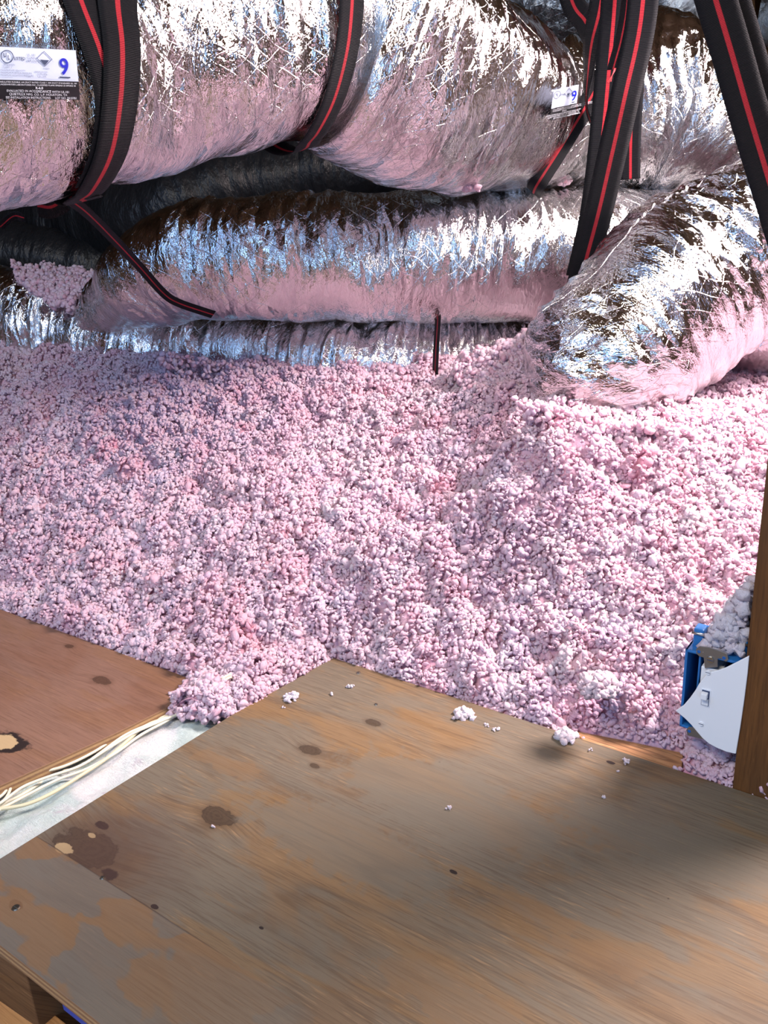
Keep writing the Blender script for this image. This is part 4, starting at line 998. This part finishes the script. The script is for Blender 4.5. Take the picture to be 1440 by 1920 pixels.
cable([(-60, 1538), (0, 1506), (42, 1476), (92, 1456), (150, 1436), (205, 1402), (252, 1374), (302, 1352), (360, 1328)], [ZC + .004] * 9, 'pale cable third from the reddish plywood edge, crossing the others')
cable([(-60, 1552), (0, 1518), (52, 1490), (108, 1462), (164, 1441), (218, 1411), (264, 1378), (312, 1352), (365, 1322)], ZC, 'pale cable in the middle of the bundle')
cable([(-60, 1548), (5, 1508), (45, 1488), (85, 1462)], [-.02, -.016, -.016, -.02], 'short pale cable ending in the batt, left of the bundle')
cable([(-60, 1552), (15, 1505), (60, 1478), (95, 1460)], [-.02, -.018, -.018, -.022], 'second short pale cable ending in the batt')
cable([(118, 1446), (150, 1438), (190, 1410), (235, 1378), (280, 1358), (340, 1334)], [-.02, -.016, -.012, -.01, -.01, -.01], 'pale cable starting halfway along the batt under the bundle')
cable([(-60, 1525), (0, 1517), (50, 1508), (100, 1486), (150, 1455), (200, 1422), (240, 1388), (270, 1362), (305, 1348), (350, 1330)], [ZC] * 10, 'yellowed cable lying apart from the bundle on the white batt', 'cable_y', .0026)
def bit(pts, z, label):
    o = tube_curve('electrical_cable', [atz(px, py, z_) for (px, py), z_ in zip(pts, z)], .0022, M['cable']); tag(o, label, 'cable', 'cable ends poking out of the pink insulation')
bit([(355, 1338), (366, 1322), (376, 1312), (384, 1302)], [-.02, .0, .004, -.01], 'pale cable piece showing in the pink insulation at the end of the batt')
bit([(360, 1340), (372, 1326), (385, 1320), (396, 1310)], [-.02, -.002, .004, -.012], 'second pale cable piece showing in the pink insulation at the end of the batt')
bit([(410, 1284), (415, 1274), (424, 1268), (432, 1265)], [-.01, .022, .026, .02], 'upper pale cable loop showing in the pink insulation behind the gap')
bit([(412, 1290), (418, 1279), (427, 1272), (434, 1270)], [-.01, .018, .022, .016], 'lower pale cable loop showing in the pink insulation behind the gap')
# flakes spilling onto the end of the batt
rg = np.random.RandomState(44); pts = []
while len(pts) < 900:
    px = 378 + rg.randn() * 30; py = 1310 + rg.randn() * 20
    if py > 1344 - abs(px - 400) * .12 + 5 * math.sin(px * .3) or px < 316 + 8 * math.sin(py * .5) or px > 440 or (px < 350 and py < 1296): continue
    w = atz(px, py, 0); hgt = .030 * math.exp(-((px - 395) / 45) ** 2 - ((py - 1300) / 38) ** 2)
    pts.append((w.x, w.y, -.012 + (hgt + .014) * rg.rand()))
o = flakes('loose_insulation', pts, .0062, 45, sub=2); tag(o, 'pink insulation spilling into the gap over the end of the white batt', 'insulation', kind='stuff')

# ------------------------------------------------------------------ truss members seen past the straps
def beam(name, a, b, w, t, mat, label):
    a, b = Vector(a), Vector(b); d = (b - a); Ld = d.length; d.normalize(); s = d.cross(Vector((0, 1, 0))).normalized(); n = s.cross(d)
    o = mesh_obj(name, [a + s * x + n * y + d * z for z in (0, Ld) for y in (-t / 2, t / 2) for x in (-w / 2, w / 2)],
                 [(0, 2, 3, 1), (4, 5, 7, 6), (0, 1, 5, 4), (2, 6, 7, 3), (0, 4, 6, 2), (1, 3, 7, 5)], M[mat])
    tag(o, label, 'beam'); return o
beam('truss_beam', at(1372, -260, 2.75), at(1392, 330, 2.75), .10, .04, 'truss', 'dark upright truss timber behind the right-hand straps')
beam('truss_beam', at(1340, 118, 2.6), at(1620, 112, 2.6), .06, .04, 'truss', 'level truss timber under the bluish duct end at the top right')
beam('truss_beam', at(1330, 165, 2.62), at(1640, 175, 2.62), .06, .04, 'truss', 'lower level truss timber just right of the right-hand straps')
